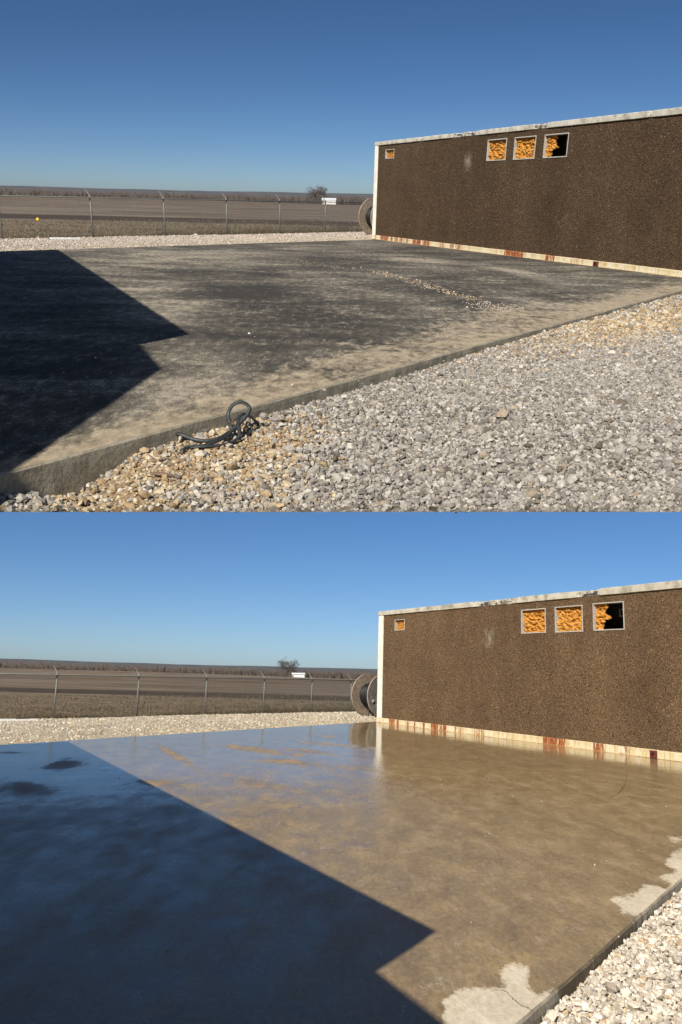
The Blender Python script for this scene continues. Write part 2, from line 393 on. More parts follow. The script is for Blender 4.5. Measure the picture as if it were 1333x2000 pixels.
MAT = dict(
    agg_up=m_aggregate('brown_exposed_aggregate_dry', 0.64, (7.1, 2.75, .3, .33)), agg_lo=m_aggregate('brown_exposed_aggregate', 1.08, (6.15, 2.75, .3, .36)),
    coping=m_coping('weathered_concrete_cap'), strip=m_rust_strip('rusted_cream_steel'), foam=m_foam(),
    trim=simple('cream_trim', (0.66, 0.63, 0.54), 0.7, 0, 0.12, 6, 0.15), lip=simple('grey_mortar', (0.36, 0.335, 0.29), 0.9, 0, 0.2, 20, 0.4),
    shell=simple('grey_panel', (0.22, 0.20, 0.17), 0.9, 0, 0.15, 3), dark=simple('dim_interior', (0.05, 0.045, 0.04), 0.9, 0, 0.2, 2),
    edge_up=m_edge('pad_side', False), edge_lo=m_edge('pad_side_damp', True), pad_up=m_dry_pad(), pad_lo=m_wet_pad(), stone=m_vcol('crushed_limestone'),
    bed_up=m_gravel_bed('gravel_bed_dry', (0.12, 0.105, 0.09), (0.34, 0.30, 0.25), (0.27, 0.19, 0.10)),
    bed_lo=m_gravel_bed('gravel_bed_pale', (0.20, 0.175, 0.145), (0.52, 0.47, 0.39), (0.38, 0.30, 0.17)),
    field=m_field(), galv=simple('galvanised_steel', (0.15, 0.155, 0.145), 0.65, 0.2, 0.2, 15), wire=simple('weathered_wire', (0.12, 0.115, 0.105), 0.7, 0.2, 0.1, 5),
    wood=m_wood('weathered_planks', (0.15, 0.11, 0.08), (0.38, 0.30, 0.225)), wood2=m_wood('grey_planks', (0.085, 0.078, 0.07), (0.20, 0.185, 0.165)),
    wind=m_winding(), rope=simple('dark_strap', (0.024, 0.028, 0.027), 0.55, 0, 0.3, 30, 0.3, 90),
    white=simple('white_paint', (0.72, 0.72, 0.70), 0.6, 0, 0.1, 3), yellow=simple('yellow_plastic', (0.75, 0.52, 0.03), 0.5, 0, 0.08, 3),
    bark=simple('bare_branches', (0.085, 0.066, 0.056), 0.95, 0, 0.3, 0.3), grass=m_vcol('dry_grass', 0.9, 0.0), roofm=simple('pale_metal_roof', (0.62, 0.64, 0.65), 0.5, 0.2, 0.1, 1),
    wall2=simple('tan_panel', (0.30, 0.25, 0.19), 0.9, 0, 0.15, 2), red=simple('red_oxide_plate', (0.12, 0.022, 0.014), 0.7, 0, 0.35, 12), hole=simple('dark_bolt', (0.015, 0.012, 0.01), 0.6, 0.5, 0.1, 5),
    steel=simple('pale_bracket', (0.45, 0.44, 0.42), 0.5, 0.3, 0.1, 8), rock=simple('brown_flat_rock', (0.16, 0.10, 0.065), 0.95, 0, 0.3, 14, 0.6, 40),
)

# ------------------------------------------------------------------ the setting: far land and sky
def build_land(pl, fence, horizon_label):
    p0, d = fence; n = np.array([-d[1], d[0], 0.0]); n = n if n[1] > 0 else -n
    tn = np.tan(np.radians(np.linspace(-44, 40, 150)))[None, :]              # a fan of lines going away from the pad
    den = n[0] * tn + n[1]; y0 = np.clip((p0 @ n - 0.25) / np.maximum(den, 0.02), 0, 60.0)
    D = np.concatenate([np.linspace(0, 60, 90), np.geomspace(62, 3000, 80)])[:, None]
    y = y0 + D; x = tn * y
    dist = np.hypot(x, y)
    z = np.interp(dist, [0, 45, 120, 220, 450, 700, 1200, 1800, 2500, 4000], [-.07, -.12, -.45, -.8, -1.9, -3.2, -4.5, -1.0, 12, 14])
    z = z + vnoise(x / 60, y / 60, 3) * np.clip((dist - 60) / 400, 0, 1) * 0.9 + vnoise(x / 420, y / 900, 5) * np.clip((dist - 900) / 1200, 0, 1) * 5
    z = z + vnoise(x * 1.3, y * 1.3, 9) * 0.025
    px, py, w = pl.proj(np.stack([x, y, z], -1)); hz = (pl is UP)
    yy = y - 0.04 * x + vnoise(x / 9, y / 9, 4) * 0.9
    tilled = np.clip((yy - TILL[pl][0]) / 1.5, 0, 1) * np.clip((TILL[pl][1] - yy) / 1.5, 0, 1)
    tilled = np.maximum(tilled, 0.55 * np.clip(vnoise(x / 45, y / 9, 21) * 2.2 - 1.1, 0, 1) * (dist > 62) * (dist < 300))
    wooded = np.clip((dist - 640) / 60, 0, 1)
    grass = np.clip((TILL[pl][0] - yy) / 2, 0, 1)
    col = np.stack([tilled, wooded, grass], -1).reshape(-1, 3)
    nr, nc = x.shape; i = np.arange(nr - 1)[:, None] * nc + np.arange(nc - 1)[None]
    f = np.stack([i, i + 1, i + nc + 1, i + nc], -1).reshape(-1, 4)
    me = fast_mesh('field', np.stack([x, y, z], -1).reshape(-1, 3), f, col, smooth=True)
    obj(pl, 'field', me, MAT['field'], kind='structure', label=horizon_label, cat='field')
    return (lambda X, Y: np.interp(np.hypot(X, Y), [0, 45, 120, 220, 450, 700, 1200, 1800, 2500, 4000], [-.07, -.12, -.45, -.8, -1.9, -3.2, -4.5, -1.0, 12, 14]))
TILL = {UP: (56.0, 71.0), LO: (53.0, 66.0)}

def fence_line(pl, bases, zg):
    p = pl.ground([b[0] for b in bases], [b[1] for b in bases], zg)
    c = p.mean(0); u, s_, vt = np.linalg.svd(p - c); d = vt[0]; d = d if d[0] > 0 else -d; d[2] = 0; d /= np.linalg.norm(d)
    out = []
    for q, b in zip(p, bases):         # where the pixel's column meets the fence line
        n = np.array([-d[1], d[0], 0]); r = pl.dirs(b[0], b[1]); t = ((c - pl.o) @ n) / (r @ n); out.append(pl.o + r * t)
    out = np.array(out); out[:, 2] = zg
    return c, d, out

UP_POSTS = [(5, 467), (182, 463), (323, 461), (444, 459), (547, 457), (635, 454)]
LO_POSTS = [(104, 1405), (266, 1400), (400, 1397.5), (514, 1395.5), (608, 1393), (685, 1391)]
FC = {UP: fence_line(UP, UP_POSTS, -0.06), LO: fence_line(LO, LO_POSTS, -0.06)}
land = {}
land[UP] = build_land(UP, FC[UP][:2], 'brown winter field with a dark tilled strip beyond the dry pad')
land[LO] = build_land(LO, FC[LO][:2], 'brown winter field with a dark tilled strip beyond the washed pad')

# the dry place's own sky: a dome section over its horizon
t = NT('sky_over_dry_pad'); t.t.nodes.remove(t.p)
off = t.n('VectorMath', operation='SUBTRACT'); t.set(off.inputs[0], t.n('TexCoord').outputs['Object']); off.inputs[1].default_value = (0, 0, UP.h)
em = sky_nodes(t.t, off.outputs[0], SUN_UP[0], SUN_UP[1], SKY_UP, 'ShaderNodeEmission')
t.t.links.new(em.outputs[0], t.out.inputs['Surface']); t.m.cycles.emission_sampling = 'NONE'
az = np.radians(np.linspace(-55, 55, 45)); el = np.radians(np.linspace(-1.5, 42, 30))
A, E = np.meshgrid(az, el); Rs = 5200.0
sv = np.stack([Rs*np.sin(A)*np.cos(E), Rs*np.cos(A)*np.cos(E), Rs*np.sin(E) + UP.h], -1).reshape(-1, 3)
i = np.arange(29)[:, None] * 45 + np.arange(44)[None]
obj(UP, 'sky', fast_mesh('sky', sv, np.stack([i, i+1, i+46, i+45], -1).reshape(-1, 4), smooth=True), t.m, kind='structure', label='clear blue sky over the dry pad', cat='sky')

# ------------------------------------------------------------------ concrete pads
def line_dir(a, b): v = b - a; v[2] = 0; return v / np.linalg.norm(v)

def build_pad(pl, E0, E1, F0, F1, mat, paint, label, depth, chips):
    """E0->E1 front edge (near end first), F0->F1 far edge, the same way round"""
    N, M = 340, 210
    u = np.linspace(0, 1, N); v = np.linspace(0, 1, M) ** 1.25
    ef = E0[None] + (E1 - E0)[None] * u[:, None]; ff = F0[None] + (F1 - F0)[None] * u[:, None]
    L = np.linalg.norm(E1 - E0); nrm = np.cross(line_dir(E0, E1), [0, 0, 1.0])       # outwards
    if nrm @ (E0 - F0) < 0: nrm = -nrm
    wob = (vnoise(u * L * 3, u * 0, 31) * 0.008 + vnoise(u * L * 17, u * 0, 32) * 0.005)
    ef = ef + nrm[None] * wob[:, None]
    P = ef[:, None] * (1 - v[None, :, None]) + ff[:, None] * v[None, :, None]
    z = vnoise(P[..., 0] * 1.2, P[..., 1] * 1.2, 33) * 0.003
    P[..., 2] = z
    px, py, w = pl.proj(P)
    col = paint(P, px, py, w)
    verts = [P.reshape(-1, 3)]; cols = [col.reshape(-1, 3)]
    i = np.arange(N - 1)[:, None] * M + np.arange(M - 1)[None]
    faces = [np.stack([i, i + M, i + M + 1, i + 1], -1).reshape(-1, 4)]
    me = fast_mesh('concrete_pad', np.concatenate(verts), np.concatenate(faces), np.concatenate(cols), smooth=True)
    root = obj(pl, 'concrete_pad', me, mat, kind='structure', label=label, cat='concrete pad')
    V = []; C = []; Fc = []
    for k, (o, dz) in enumerate([(0.0, 0.0), (0.004, -0.006), (0.010, -0.014), (0.012, -0.05), (0.012, -0.10), (0.012, -0.16), (0.010, -0.45)]):
        q = ef + nrm[None] * (o + (0.003 * vnoise(u * L * 9, u * 0 + k * 3, 35 + k) if k else 0))[..., None] if k else ef.copy(); q[:, 2] = np.maximum(P[:, 0, 2] + dz, (h_up(q[:, 0], q[:, 1]) - 0.03) if pl is UP else -1)
        V.append(q); C.append(np.repeat(np.clip(col[:, 0, :1], 0, 1), 3, 1))
        if k: a_ = (k - 1) * N + np.arange(N - 1); Fc.append(np.stack([a_, a_ + N, a_ + N + 1, a_ + 1], -1))
    obj(pl, 'pad_edge', fast_mesh('pad_edge', np.concatenate(V), np.concatenate(Fc), np.concatenate(C)), MAT['edge_up'] if pl is UP else MAT['edge_lo'], root)

# dry pad: edge lines read from the photograph
ue = lambda x: 925 - 0.269 * x
uE = UP.ground([0.0, 1331.0], [ue(0), ue(1331)]); uD = line_dir(uE[0].copy(), uE[1].copy())
uF = UP.ground([0.0, 730.0], [490.5, 467.5]); uFD = line_dir(uF[0].copy(), uF[1].copy())
hx = [-300, 0, 90, 140, 193, 265, 391, 450, 526, 600, 750, 937, 1076, 1331, 1800]
hv = [.14, .14, .25, .275, .20, .115, .108, .116, .117, .119, .11, .085, .06, .07, .07]
us = (UP.ground(hx, [ue(x) for x in hx]) - uE[0]) @ uD
uN = np.array([uD[1], -uD[0], 0.0]); uN = uN if uN[1] < 0 else -uN      # outwards from the pad, towards the camera
def h_up(x, y):
    q = np.stack([x, y, np.zeros_like(x)], -1) - uE[0]; s = q @ uD; t_ = np.clip(q @ uN, 0, 50)
    e = np.exp(-(t_ / 0.55)); h = np.interp(s, us, hv)
    return -(h * e + 0.15 * (1 - e)) + 0.016 * vnoise(x * 1.9, y * 1.9, 41) * (1 - e * .6)
def paint_up(P, px, py, w):
    edge = ue(px)                                  # pixels above the front edge
    t_ = np.clip((edge - py) * 1.0, 0, 999)
    dist_e = t_ / F * w                            # rough metres
    tan = np.exp(-t_ / 34.0) * 0.85 + blobs(px, py, [(250, 850, 190, 40, -16, .45), (900, 640, 160, 28, -15, .4), (560, 740, 120, 25, -15, .35), (1210, 585, 110, 14, -14, .35), (700, 690, 90, 22, -10, .3), (330, 500, 160, 10, 0, .3), (1000, 610, 90, 16, 10, .25)])
    light = blobs(px, py, [(330, 505, 190, 16, -2, .28), (230, 560, 120, 40, 30, .15), (820, 590, 110, 14, 12, .22), (640, 545, 170, 12, 12, .2), (1010, 585, 70, 10, 8, .3), (1050, 540, 90, 7, 10, .3), (1000, 528, 50, 4, 8, .35), (800, 505, 120, 6, 6, .25), (330, 620, 90, 40, 40, .15), (300, 800, 140, 40, -30, .26), (470, 770, 60, 22, -10, .2), (900, 650, 90, 14, -12, .2), (1180, 560, 100, 10, 8, .2)])
    dark = blobs(px, py, [(560, 590, 150, 32, 10, .30), (520, 700, 70, 60, 20, .22), (420, 560, 60, 16, 20, .2), (820, 492, 110, 12, 6, .25), (750, 560, 190, 14, 12, .18), (680, 640, 90, 28, -5, .22), (900, 560, 90, 18, 6, .16), (120, 560, 80, 40, 0, .1), (1000, 500, 70, 6, 6, .2), (1240, 545, 60, 8, 8, .15), (520, 540, 40, 26, -40, .18)])
    return np.stack([light, tan, dark], -1)
build_pad(UP, uE[0] - uD * 0.75, uE[1] + uD * 7.5, uF[0] - uFD * 6, uF[1] + uFD * 16, MAT['pad_up'], paint_up, 'dry dirt-stained dark grey concrete pad with a line of loose gravel', 0.4, True)

lE = LO.ground([1024.0, 1333.0], [1988.0, 1713.0]); lD = line_dir(lE[0].copy(), lE[1].copy())
lF = LO.ground([0.0, 737.0], [1455.0, 1409.5]); lFD = line_dir(lF[0].copy(), lF[1].copy())
def in_poly(px, py, poly):
    ins = np.zeros(px.shape, bool); n = len(poly)
    for i in range(n):
        (x1, y1), (x2, y2) = poly[i], poly[(i + 1) % n]
        c = ((y1 > py) != (y2 > py)) & (px < (x2 - x1) * (py - y1) / (y2 - y1 + 1e-9) + x1); ins ^= c
    return ins
def seg_dist(px, py, poly):
    d = np.full(px.shape, 1e9); n = len(poly)
    for i in range(n):
        (x1, y1), (x2, y2) = poly[i], poly[(i + 1) % n]; vx, vy = x2 - x1, y2 - y1
        t = np.clip(((px - x1) * vx + (py - y1) * vy) / (vx*vx + vy*vy + 1e-9), 0, 1); d = np.minimum(d, np.hypot(px - x1 - t*vx, py - y1 - t*vy))
    return d
DRY = [[(868, 1950), (900, 1932), (960, 1930), (985, 1925), (978, 1905), (985, 1888), (1010, 1884), (1035, 1893), (1030, 1930), (1052, 1945), (1090, 1925), (1000, 2040), (860, 2040)],
       [(1198, 1757), (1240, 1745), (1262, 1725), (1300, 1732), (1310, 1728), (1290, 1712), (1318, 1700), (1300, 1690), (1312, 1660), (1340, 1655), (1420, 1600), (1420, 1690), (1245, 1790), (1215, 1785), (1212, 1765)],
       [(1310, 1636), (1340, 1630), (1340, 1645), (1318, 1644)]]
def paint_lo(P, px, py, w):
    dry = np.zeros(px.shape)
    for poly in DRY:
        d = seg_dist(px, py, poly) * np.where(in_poly(px, py, poly), 1, -1)
        dry = np.maximum(dry, np.clip(0.5 + d / 45, 0, 1))
    dry = np.maximum(dry, blobs(px, py, [(1235, 1555, 35, 5, 8, .5), (1150, 1520, 22, 3, 5, .36), (920, 1485, 60, 6, 0, .3), (1000, 1480, 60, 5, 5, .3), (860, 1800, 14, 8, -30, .3)]))
    mud = blobs(px, py, [(340, 1475, 50, 6, 30, .55), (500, 1465, 90, 5, 8, .6), (560, 1488, 50, 6, 6, .55), (650, 1455, 90, 4, 5, .5), (600, 1468, 60, 4, 5, .5), (500, 1530, 60, 8, 10, .3), (540, 1570, 60, 12, 10, .25), (330, 1530, 40, 6, 5, .3), (640, 1438, 40, 3, 4, .4), (1050, 1680, 26, 14, 0, .3), (700, 1500, 60, 6, 4, .25), (1000, 1880, 90, 50, -30, .2), (1100, 1800, 80, 40, -30, .2), (820, 1880, 60, 40, 0, .18), (45, 1541, 48, 13, 0, .8), (125, 1493, 42, 10, -5, .75), (265, 1607, 46, 11, 0, .55), (290, 1529, 22, 4, 8, .5), (20, 1470, 30, 3, 0, .5), (180, 1655, 120, 12, 0, .25), (100, 1800, 200, 30, 0, .2)])
    pud = np.clip((1580 - py) / 130, 0, 1) * 0.75 + blobs(px, py, [(720, 1440, 120, 20, 3, .4), (900, 1470, 260, 22, 6, .35), (150, 1520, 300, 60, 0, .2), (1250, 1500, 120, 16, 6, .4)])
    pud = np.clip(pud - mud, 0, 1)
    return np.stack([dry, mud, pud], -1)
build_pad(LO, lE[0] - lD * 7.0, lE[1] + lD * 11.0, lF[0] - lFD * 20, lF[1] + lFD * 10, MAT['pad_lo'], paint_lo, 'freshly washed wet tan concrete pad with pale dry patches along its edge', 0.4, False)

# ------------------------------------------------------------------ gravel: beds and stones
lN = np.array([lD[1], -lD[0], 0.0])                                     # outwards to the right
def h_lo(x, y): return -0.085 + 0.012 * vnoise(x * 1.9, y * 1.9, 42)

# near bed of the dry place: a sheet that ends where that view ends
cpx = np.linspace(-420, 1750, 180); tt = np.linspace(0, 1, 90) ** 1.6
bx, by = np.meshgrid(cpx, tt)
top = np.minimum(ue(bx) - 6, 985); top = np.where(bx > 1331, ue(1331) - 6 + (bx - 1331) * -0.24, top)
by = 1000.0 * (1 - by) + top * by
P = UP.ground(bx, by, -0.12)
for _ in range(12):
    zz = h_up(P[..., 0], P[..., 1]); P = UP.ground(bx, by, zz)
dirt_list = [(340, 905, 170, 60, -20, 1.0), (200, 980, 130, 45, 0, .85), (500, 910, 100, 80, 0, .75), (1200, 640, 220, 34, -10, .85), (1330, 610, 160, 30, -12, .6), (560, 860, 80, 26, -10, .4)]
col = np.stack([np.clip(blobs(bx, by, dirt_list), 0, 1)] * 3, -1).reshape(-1, 3)
nr, nc = bx.shape; i = np.arange(nr - 1)[:, None] * nc + np.arange(nc - 1)[None]
obj(UP, 'gravel_ground', fast_mesh('gravel_ground', P.reshape(-1, 3), np.stack([i, i+1, i+nc+1, i+nc], -1).reshape(-1, 4), col, smooth=True), MAT['bed_up'], kind='structure', label='grey gravel ground in front of the dry pad', cat='gravel ground')
c0, c1 = UP.ground([0.0, 1333.0], [1000.0, 1000.0], -0.14); cdir = line_dir(c0.copy(), c1.copy()); cn = np.array([-cdir[1], cdir[0], 0]); cn = cn if cn[1] > 0 else -cn

def palette(n, cols, wts):
    k = rng.choice(len(cols), n, p=np.array(wts) / sum(wts)); c = np.array(cols)[k] * rng.uniform(0.8, 1.18, (n, 1)); return np.clip(c, 0.01, 0.85)
GREY = [(.222, .198, .168), (.285, .257, .218), (.145, .128, .106), (.37, .338, .29), (.24, .19, .135), (.11, .085, .06)]
TANP = [(.34, .25, .14), (.28, .19, .10), (.40, .32, .205), (.22, .15, .085), (.42, .37, .29)]
PALE = [(.50, .435, .34), (.40, .345, .27), (.57, .51, .42), (.46, .35, .21), (.30, .25, .195), (.36, .26, .155)]

def scatter(x0, x1, y0, y1, sp):
    gx, gy = np.meshgrid(np.arange(x0, x1, sp), np.arange(y0, y1, sp * 0.87)); gx = gx + (np.arange(gx.shape[0]) % 2)[:, None] * sp / 2
    return gx.ravel() + rng.uniform(-.38, .38, gx.size) * sp, gy.ravel() + rng.uniform(-.38, .38, gx.size) * sp

parts = []
for (ya, yb, sp, layers, sz) in [(3.2, 7.0, .0265, 2, .0178), (7.0, 12.0, .032, 1, .0215), (12.0, 24.0, .05, 1, .031)]:
    for ly in range(layers):
        X, Y = scatter(-5, 16, ya, yb, sp if ly == 0 else sp * 1.35)
        Z = h_up(X, Y); q = np.stack([X, Y, Z], -1)
        px, py, w = UP.proj(q); side = (q - uE[0]) @ uN; front = (q - c0) @ cn + (Z + 0.14) * 2.4
        size = sz * rng.lognormal(0, 0.34, len(X)) * (1.0 if ly == 0 else 1.12)
        dirt = np.clip(blobs(px, py, dirt_list), 0, 1)
        keep = (side > 0.012) & (front > -0.03) & (px > -220) & (px < 1620) & (rng.uniform(size=len(X)) > dirt * (0.30 if ly == 0 else .7))
        q, size, dirt, Z = q[keep], size[keep], dirt[keep], Z[keep]
        q[:, 2] += size * (0.12 if ly == 0 else 0.62)
        cols = np.where((rng.uniform(size=len(q)) < dirt * 0.85)[:, None], palette(len(q), TANP, [3, 2, 3, 1, 2]), palette(len(q), GREY, [5, 5, 2.6, 3, 1, .7]))
        def clamp(v, Z=Z):
            fr = (v - c0) @ cn + ((Z + 0.14) * 2.4)[:, None]; over = fr < 0.004
            v = v + np.where(over, 0.004 - fr, 0)[..., None] * cn
            near = (fr.min(1) < 0.02)
            v[near, :, 2] = np.maximum(v[near, :, 2], (Z[near] + 0.001)[:, None])
            sd = (v - uE[0]) @ uN; v = v + np.where(sd < 0.006, 0.006 - sd, 0)[..., None] * uN
            return v
        parts.append(stones(q, size, cols, 'ico', clamp))
def join(parts):
    o = 0; V = []; Fs = []; Cs = []
    for v, f, c in parts: V.append(v); Fs.append(f + o); Cs.append(c); o += len(v)
    return np.concatenate(V), np.concatenate(Fs), np.concatenate(Cs)
obj(UP, 'gravel', fast_mesh('gravel', *join(parts)), MAT['stone'], kind='stuff', label='loose grey and tan crushed gravel in front of the dry pad', cat='gravel')

# near bed and stones of the washed place
a = lE[0] - lD * 4.0; gu = np.linspace(0, 24, 120); gv = np.concatenate([[-0.05], np.geomspace(0.05, 9, 40)])
G = a[None, None] + lD[None, None] * gu[:, None, None] + lN[None, None] * gv[None, :, None]
G[..., 2] = h_lo(G[..., 0], G[..., 1]); nr, nc = G.shape[:2]; i = np.arange(nr - 1)[:, None] * nc + np.arange(nc - 1)[None]
obj(LO, 'gravel_ground', fast_mesh('gravel_ground', G.reshape(-1, 3), np.stack([i, i+nc, i+nc+1, i+1], -1).reshape(-1, 4), np.zeros((nr*nc, 3)), smooth=True), MAT['bed_lo'], kind='structure', label='pale gravel ground beside the washed pad', cat='gravel ground')
parts = []
for ly in range(2):
    X, Y = scatter(-1, 6, 2.2, 8.5, .030 if ly == 0 else .037); Z = h_lo(X, Y); q = np.stack([X, Y, Z], -1)
    px, py, w = LO.proj(q); side = (q - lE[0]) @ lN
    keep = (side > 0.015) & (px > 930) & (px < 1650) & (py < 2120); q = q[keep]
    size = .0205 * rng.lognormal(0, 0.32, len(q)); q[:, 2] += size * (0.15 if ly == 0 else 0.7)
    def clamp(v):
        sd = (v - lE[0]) @ lN; return v + np.where(sd < 0.018, 0.018 - sd, 0)[..., None] * lN
    parts.append(stones(q, size, palette(len(q), PALE, [5, 4, 4, 1, 1.5, .5]), 'ico', clamp))
obj(LO, 'gravel', fast_mesh('gravel', *join(parts)), MAT['stone'], kind='stuff', label='loose pale crushed gravel beside the washed pad', cat='gravel')

def far_gravel(pl, f0, fd, fen, bed, pal, wts, lab1, lab2):
    c, d, posts = fen; s = np.linspace(-16, 30, 140)
    n = np.array([-fd[1], fd[0], 0]); n = n if n[1] > 0 else -n
    e = f0[None] - n[None] * 0.5 + fd[None] * s[:, None]
    dn = np.array([-d[1], d[0], 0]); dn = dn if dn[1] > 0 else -dn
    g = []
    for q in e:                                                         # along n until the fence line
        t_ = ((c - q) @ dn) / (n @ dn); g.append(q + n * max(t_ + 0.15, 0.6))
    g = np.array(g); v = np.linspace(0, 1, 30)
    G = e[:, None] * (1 - v[None, :, None]) + g[:, None] * v[None, :, None]
    zf = lambda x, y: -0.045 + 0.012 * vnoise(x * 1.3, y * 1.3, 51) + 0.02 * vnoise(x * .4, y * .4, 52)
    G[..., 2] = np.minimum(zf(G[..., 0], G[..., 1]), np.where(v[None] < 0.12, -0.02, 1))
    px, py, w = pl.proj(G)
    dirt = np.clip(np.exp(-v * 3.2)[None] * 0.75 + 0 * px, 0, 1)
    nr, nc = G.shape[:2]; i = np.arange(nr - 1)[:, None] * nc + np.arange(nc - 1)[None]
    obj(pl, 'gravel_strip', fast_mesh('gravel_strip', G.reshape(-1, 3), np.stack([i, i+nc, i+nc+1, i+1], -1).reshape(-1, 4), np.repeat(dirt.reshape(-1, 1), 3, 1), smooth=True), bed, kind='structure', label=lab1, cat='gravel strip')
    n_ = 30000; uu = rng.uniform(0, 1, n_) * (nr - 1); vv = rng.uniform(0.08, 1, n_) * (nc - 1); iu = uu.astype(int).clip(0, nr-2); iv = vv.astype(int).clip(0, nc-2)
    q = G[iu, iv] + (G[iu+1, iv] - G[iu, iv]) * (uu - iu)[:, None] + (G[iu, iv+1] - G[iu, iv]) * (vv - iv)[:, None]
    px, py, w = pl.proj(q); keep = (px > -60) & (px < 800); q = q[keep]
    size = .030 * rng.lognormal(0, .3, len(q)); q[:, 2] += size * .2
    t2 = np.exp(-(vv[keep] / nc) * 3.0)
    cols = np.where((rng.uniform(size=len(q)) < t2 * .6)[:, None], palette(len(q), TANP, [3, 1, 4, .5, 3]), palette(len(q), pal, wts))
    obj(pl, 'gravel', fast_mesh('gravel', *stones(q, size, cols, 'oct')), MAT['stone'], kind='stuff', label=lab2, cat='gravel')
LIGHT = [(.42, .345, .28), (.34, .28, .225), (.49, .42, .35), (.25, .20, .16)]
far_gravel(UP, uF[0], uFD, FC[UP], MAT['bed_lo'], LIGHT, [4, 4, 3, 1], 'pinkish gravel strip between the dry pad and the fence', 'loose pale stones on the strip between the dry pad and the fence')
far_gravel(LO, lF[0], lFD, FC[LO], MAT['bed_lo'], PALE, [4, 4, 3, 2, 1, .5], 'cream gravel strip between the washed pad and the fence', 'loose cream stones on the strip between the washed pad and the fence')

# ------------------------------------------------------------------ the building with the brown pebbled wall
def build_building(pl, d, label, cat='building'):
    B = pl.ground([d['base'][0][0], d['base'][1][0]], [d['base'][0][1], d['base'][1][1]])
    ux = line_dir(B[0].copy(), B[1].copy()); ny = np.array([-ux[1], ux[0], 0])
    root = thing(pl, 'building', label, cat, B[0], Matrix(((ux[0], ny[0], 0), (ux[1], ny[1], 0), (0, 0, 1))))
    def wp(px, py, off=0.0):
        q = pl.plane(np.asarray(px, float), np.asarray(py, float), B[0] + ny * off, ny) - B[0]; return q @ ux, q[..., 2]
    (tx0, ty0), (tx1, ty1) = d['top']; (cx0, cy0), (cx1, cy1) = d['cap']; (sx0, sy0), (sx1, sy1) = d['strip']
    u, z = wp([tx0, tx1, cx0, cx1, sx0, sx1], [ty0, ty1, cy0, cy1, sy0, sy1])
    lin = lambda k: (lambda s: z[k] + (z[k+1] - z[k]) * (s - u[k]) / (u[k+1] - u[k]))
    ztop, zcap, zstr = lin(0), lin(2), lin(4)
    L = u[1] + 5.0; tw = float(wp([d['trim']], [d['strip'][0][1] - 100])[0][0]); thick = 0.14
    wins = []
    for c in d['windows']:
        wu, wz = wp([p[0] for p in c], [p[1] for p in c]); wins.append((wu[[0, 3]].mean(), wu[[1, 2]].mean(), wz[[2, 3]].mean(), wz[[0, 1]].mean()))
    # wall with real openings
    us_ = sorted({tw, L, *[w for q in wins for w in q[:2]], *np.linspace(tw, L, 9)[1:-1]}); zs_ = sorted({0.02, *[w for q in wins for w in q[2:]]})
    mb = MB(); vid = {}
    def V(i, j):
        if (i, j) not in vid:
            zz = zs_[j] if j < len(zs_) else float(zcap(us_[i])) + 0.02
            vid[(i, j)] = len(mb.v); mb.v.append((us_[i], 0.0, zz))
        return vid[(i, j)]
    for i in range(len(us_) - 1):
        for j in range(len(zs_)):
            um = (us_[i] + us_[i+1]) / 2; zm = (zs_[j] + (zs_[j+1] if j + 1 < len(zs_) else zs_[j] + .1)) / 2
            if any(a < um < b and e < zm < f for a, b, e, f in wins): continue
            mb.f.append((V(i, j), V(i+1, j), V(i+1, j+1), V(i, j+1)))
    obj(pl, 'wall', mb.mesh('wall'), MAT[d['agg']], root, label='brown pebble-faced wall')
    # other walls, floor and roof
    mb = MB(); dp = 7.0; zt = float(min(ztop(0), ztop(L))) - 0.12
    mb.box((0.02, 0.16, 0.0), (0.16, dp, zt)); mb.box((0.0, dp + .002, 0.0), (L, dp + .15, zt)); mb.box((L - .15, 0.16, 0.0), (L - .002, dp, zt))
    obj(pl, 'side_wall', mb.mesh('side_wall'), MAT['shell'], root)
    mb = MB(); mb.box((0.05, 0.16, zt + .002), (L, dp + .1, zt + 0.1)); obj(pl, 'roof', mb.mesh('roof'), MAT['shell'], root)
    mb = MB(); mb.box((0.2, 0.6, 0.01), (L - .2, 0.7, zt - .01)); obj(pl, 'inner_partition', mb.mesh('inner_partition'), MAT['dark'], root)
    # corner trim
    mb = MB(); mb.box((0.0, -0.03, float(zstr(0))), (tw, 0.158, float(zcap(0)) - 0.004)); obj(pl, 'corner_trim', bevel_mesh(mb.mesh('corner_trim'), 0.006), MAT['trim'], root)
    # concrete cap
    n = 420; s = np.linspace(-0.02, L, n); spall = np.zeros(n)
    for px, wd, amt in d['spall']:
        us0 = float(wp([px], [260 if pl is UP else 1180])[0][0]); spall += amt * np.exp(-((s - us0) / wd) ** 2)
    spall = np.clip(spall * (0.75 + 0.5 * vnoise(s * 7, s * 0, 61)), 0, 1)
    ztv = ztop(s) - spall * 0.018 * (1 + vnoise(s * 23, s * 0, 60)) - np.abs(vnoise(s * 9, s * 0, 62)) * 0.006; zcv = zcap(s) + vnoise(s * 6, s * 0, 63) * 0.004 + spall * 0.012 * vnoise(s * 15, s * 0, 64)
    zm = zcv * .5 + ztv * .5; fy = -0.045 + spall * 0.05 + vnoise(s * 8, s * 0, 65) * 0.004
    prof = [(0.30 + 0*s, ztv), (fy + .018, ztv), (fy, ztv - .012), (fy + spall * .03 * vnoise(s * 21, s * 0, 66), zm), (fy * .9, zcv + .01), (fy * .6 + .006, zcv), (0.05 + 0*s, zcv)]
    vv = np.concatenate([np.stack([s, y_, z_], -1) for y_, z_ in prof]); k = len(prof); i = np.arange(k - 1)[:, None] * n + np.arange(n - 1)[None]
    dark = np.concatenate([np.clip(spall * w_, 0, 1) for w_ in (.1, .3, .55, .9, .8, .6, .3)])
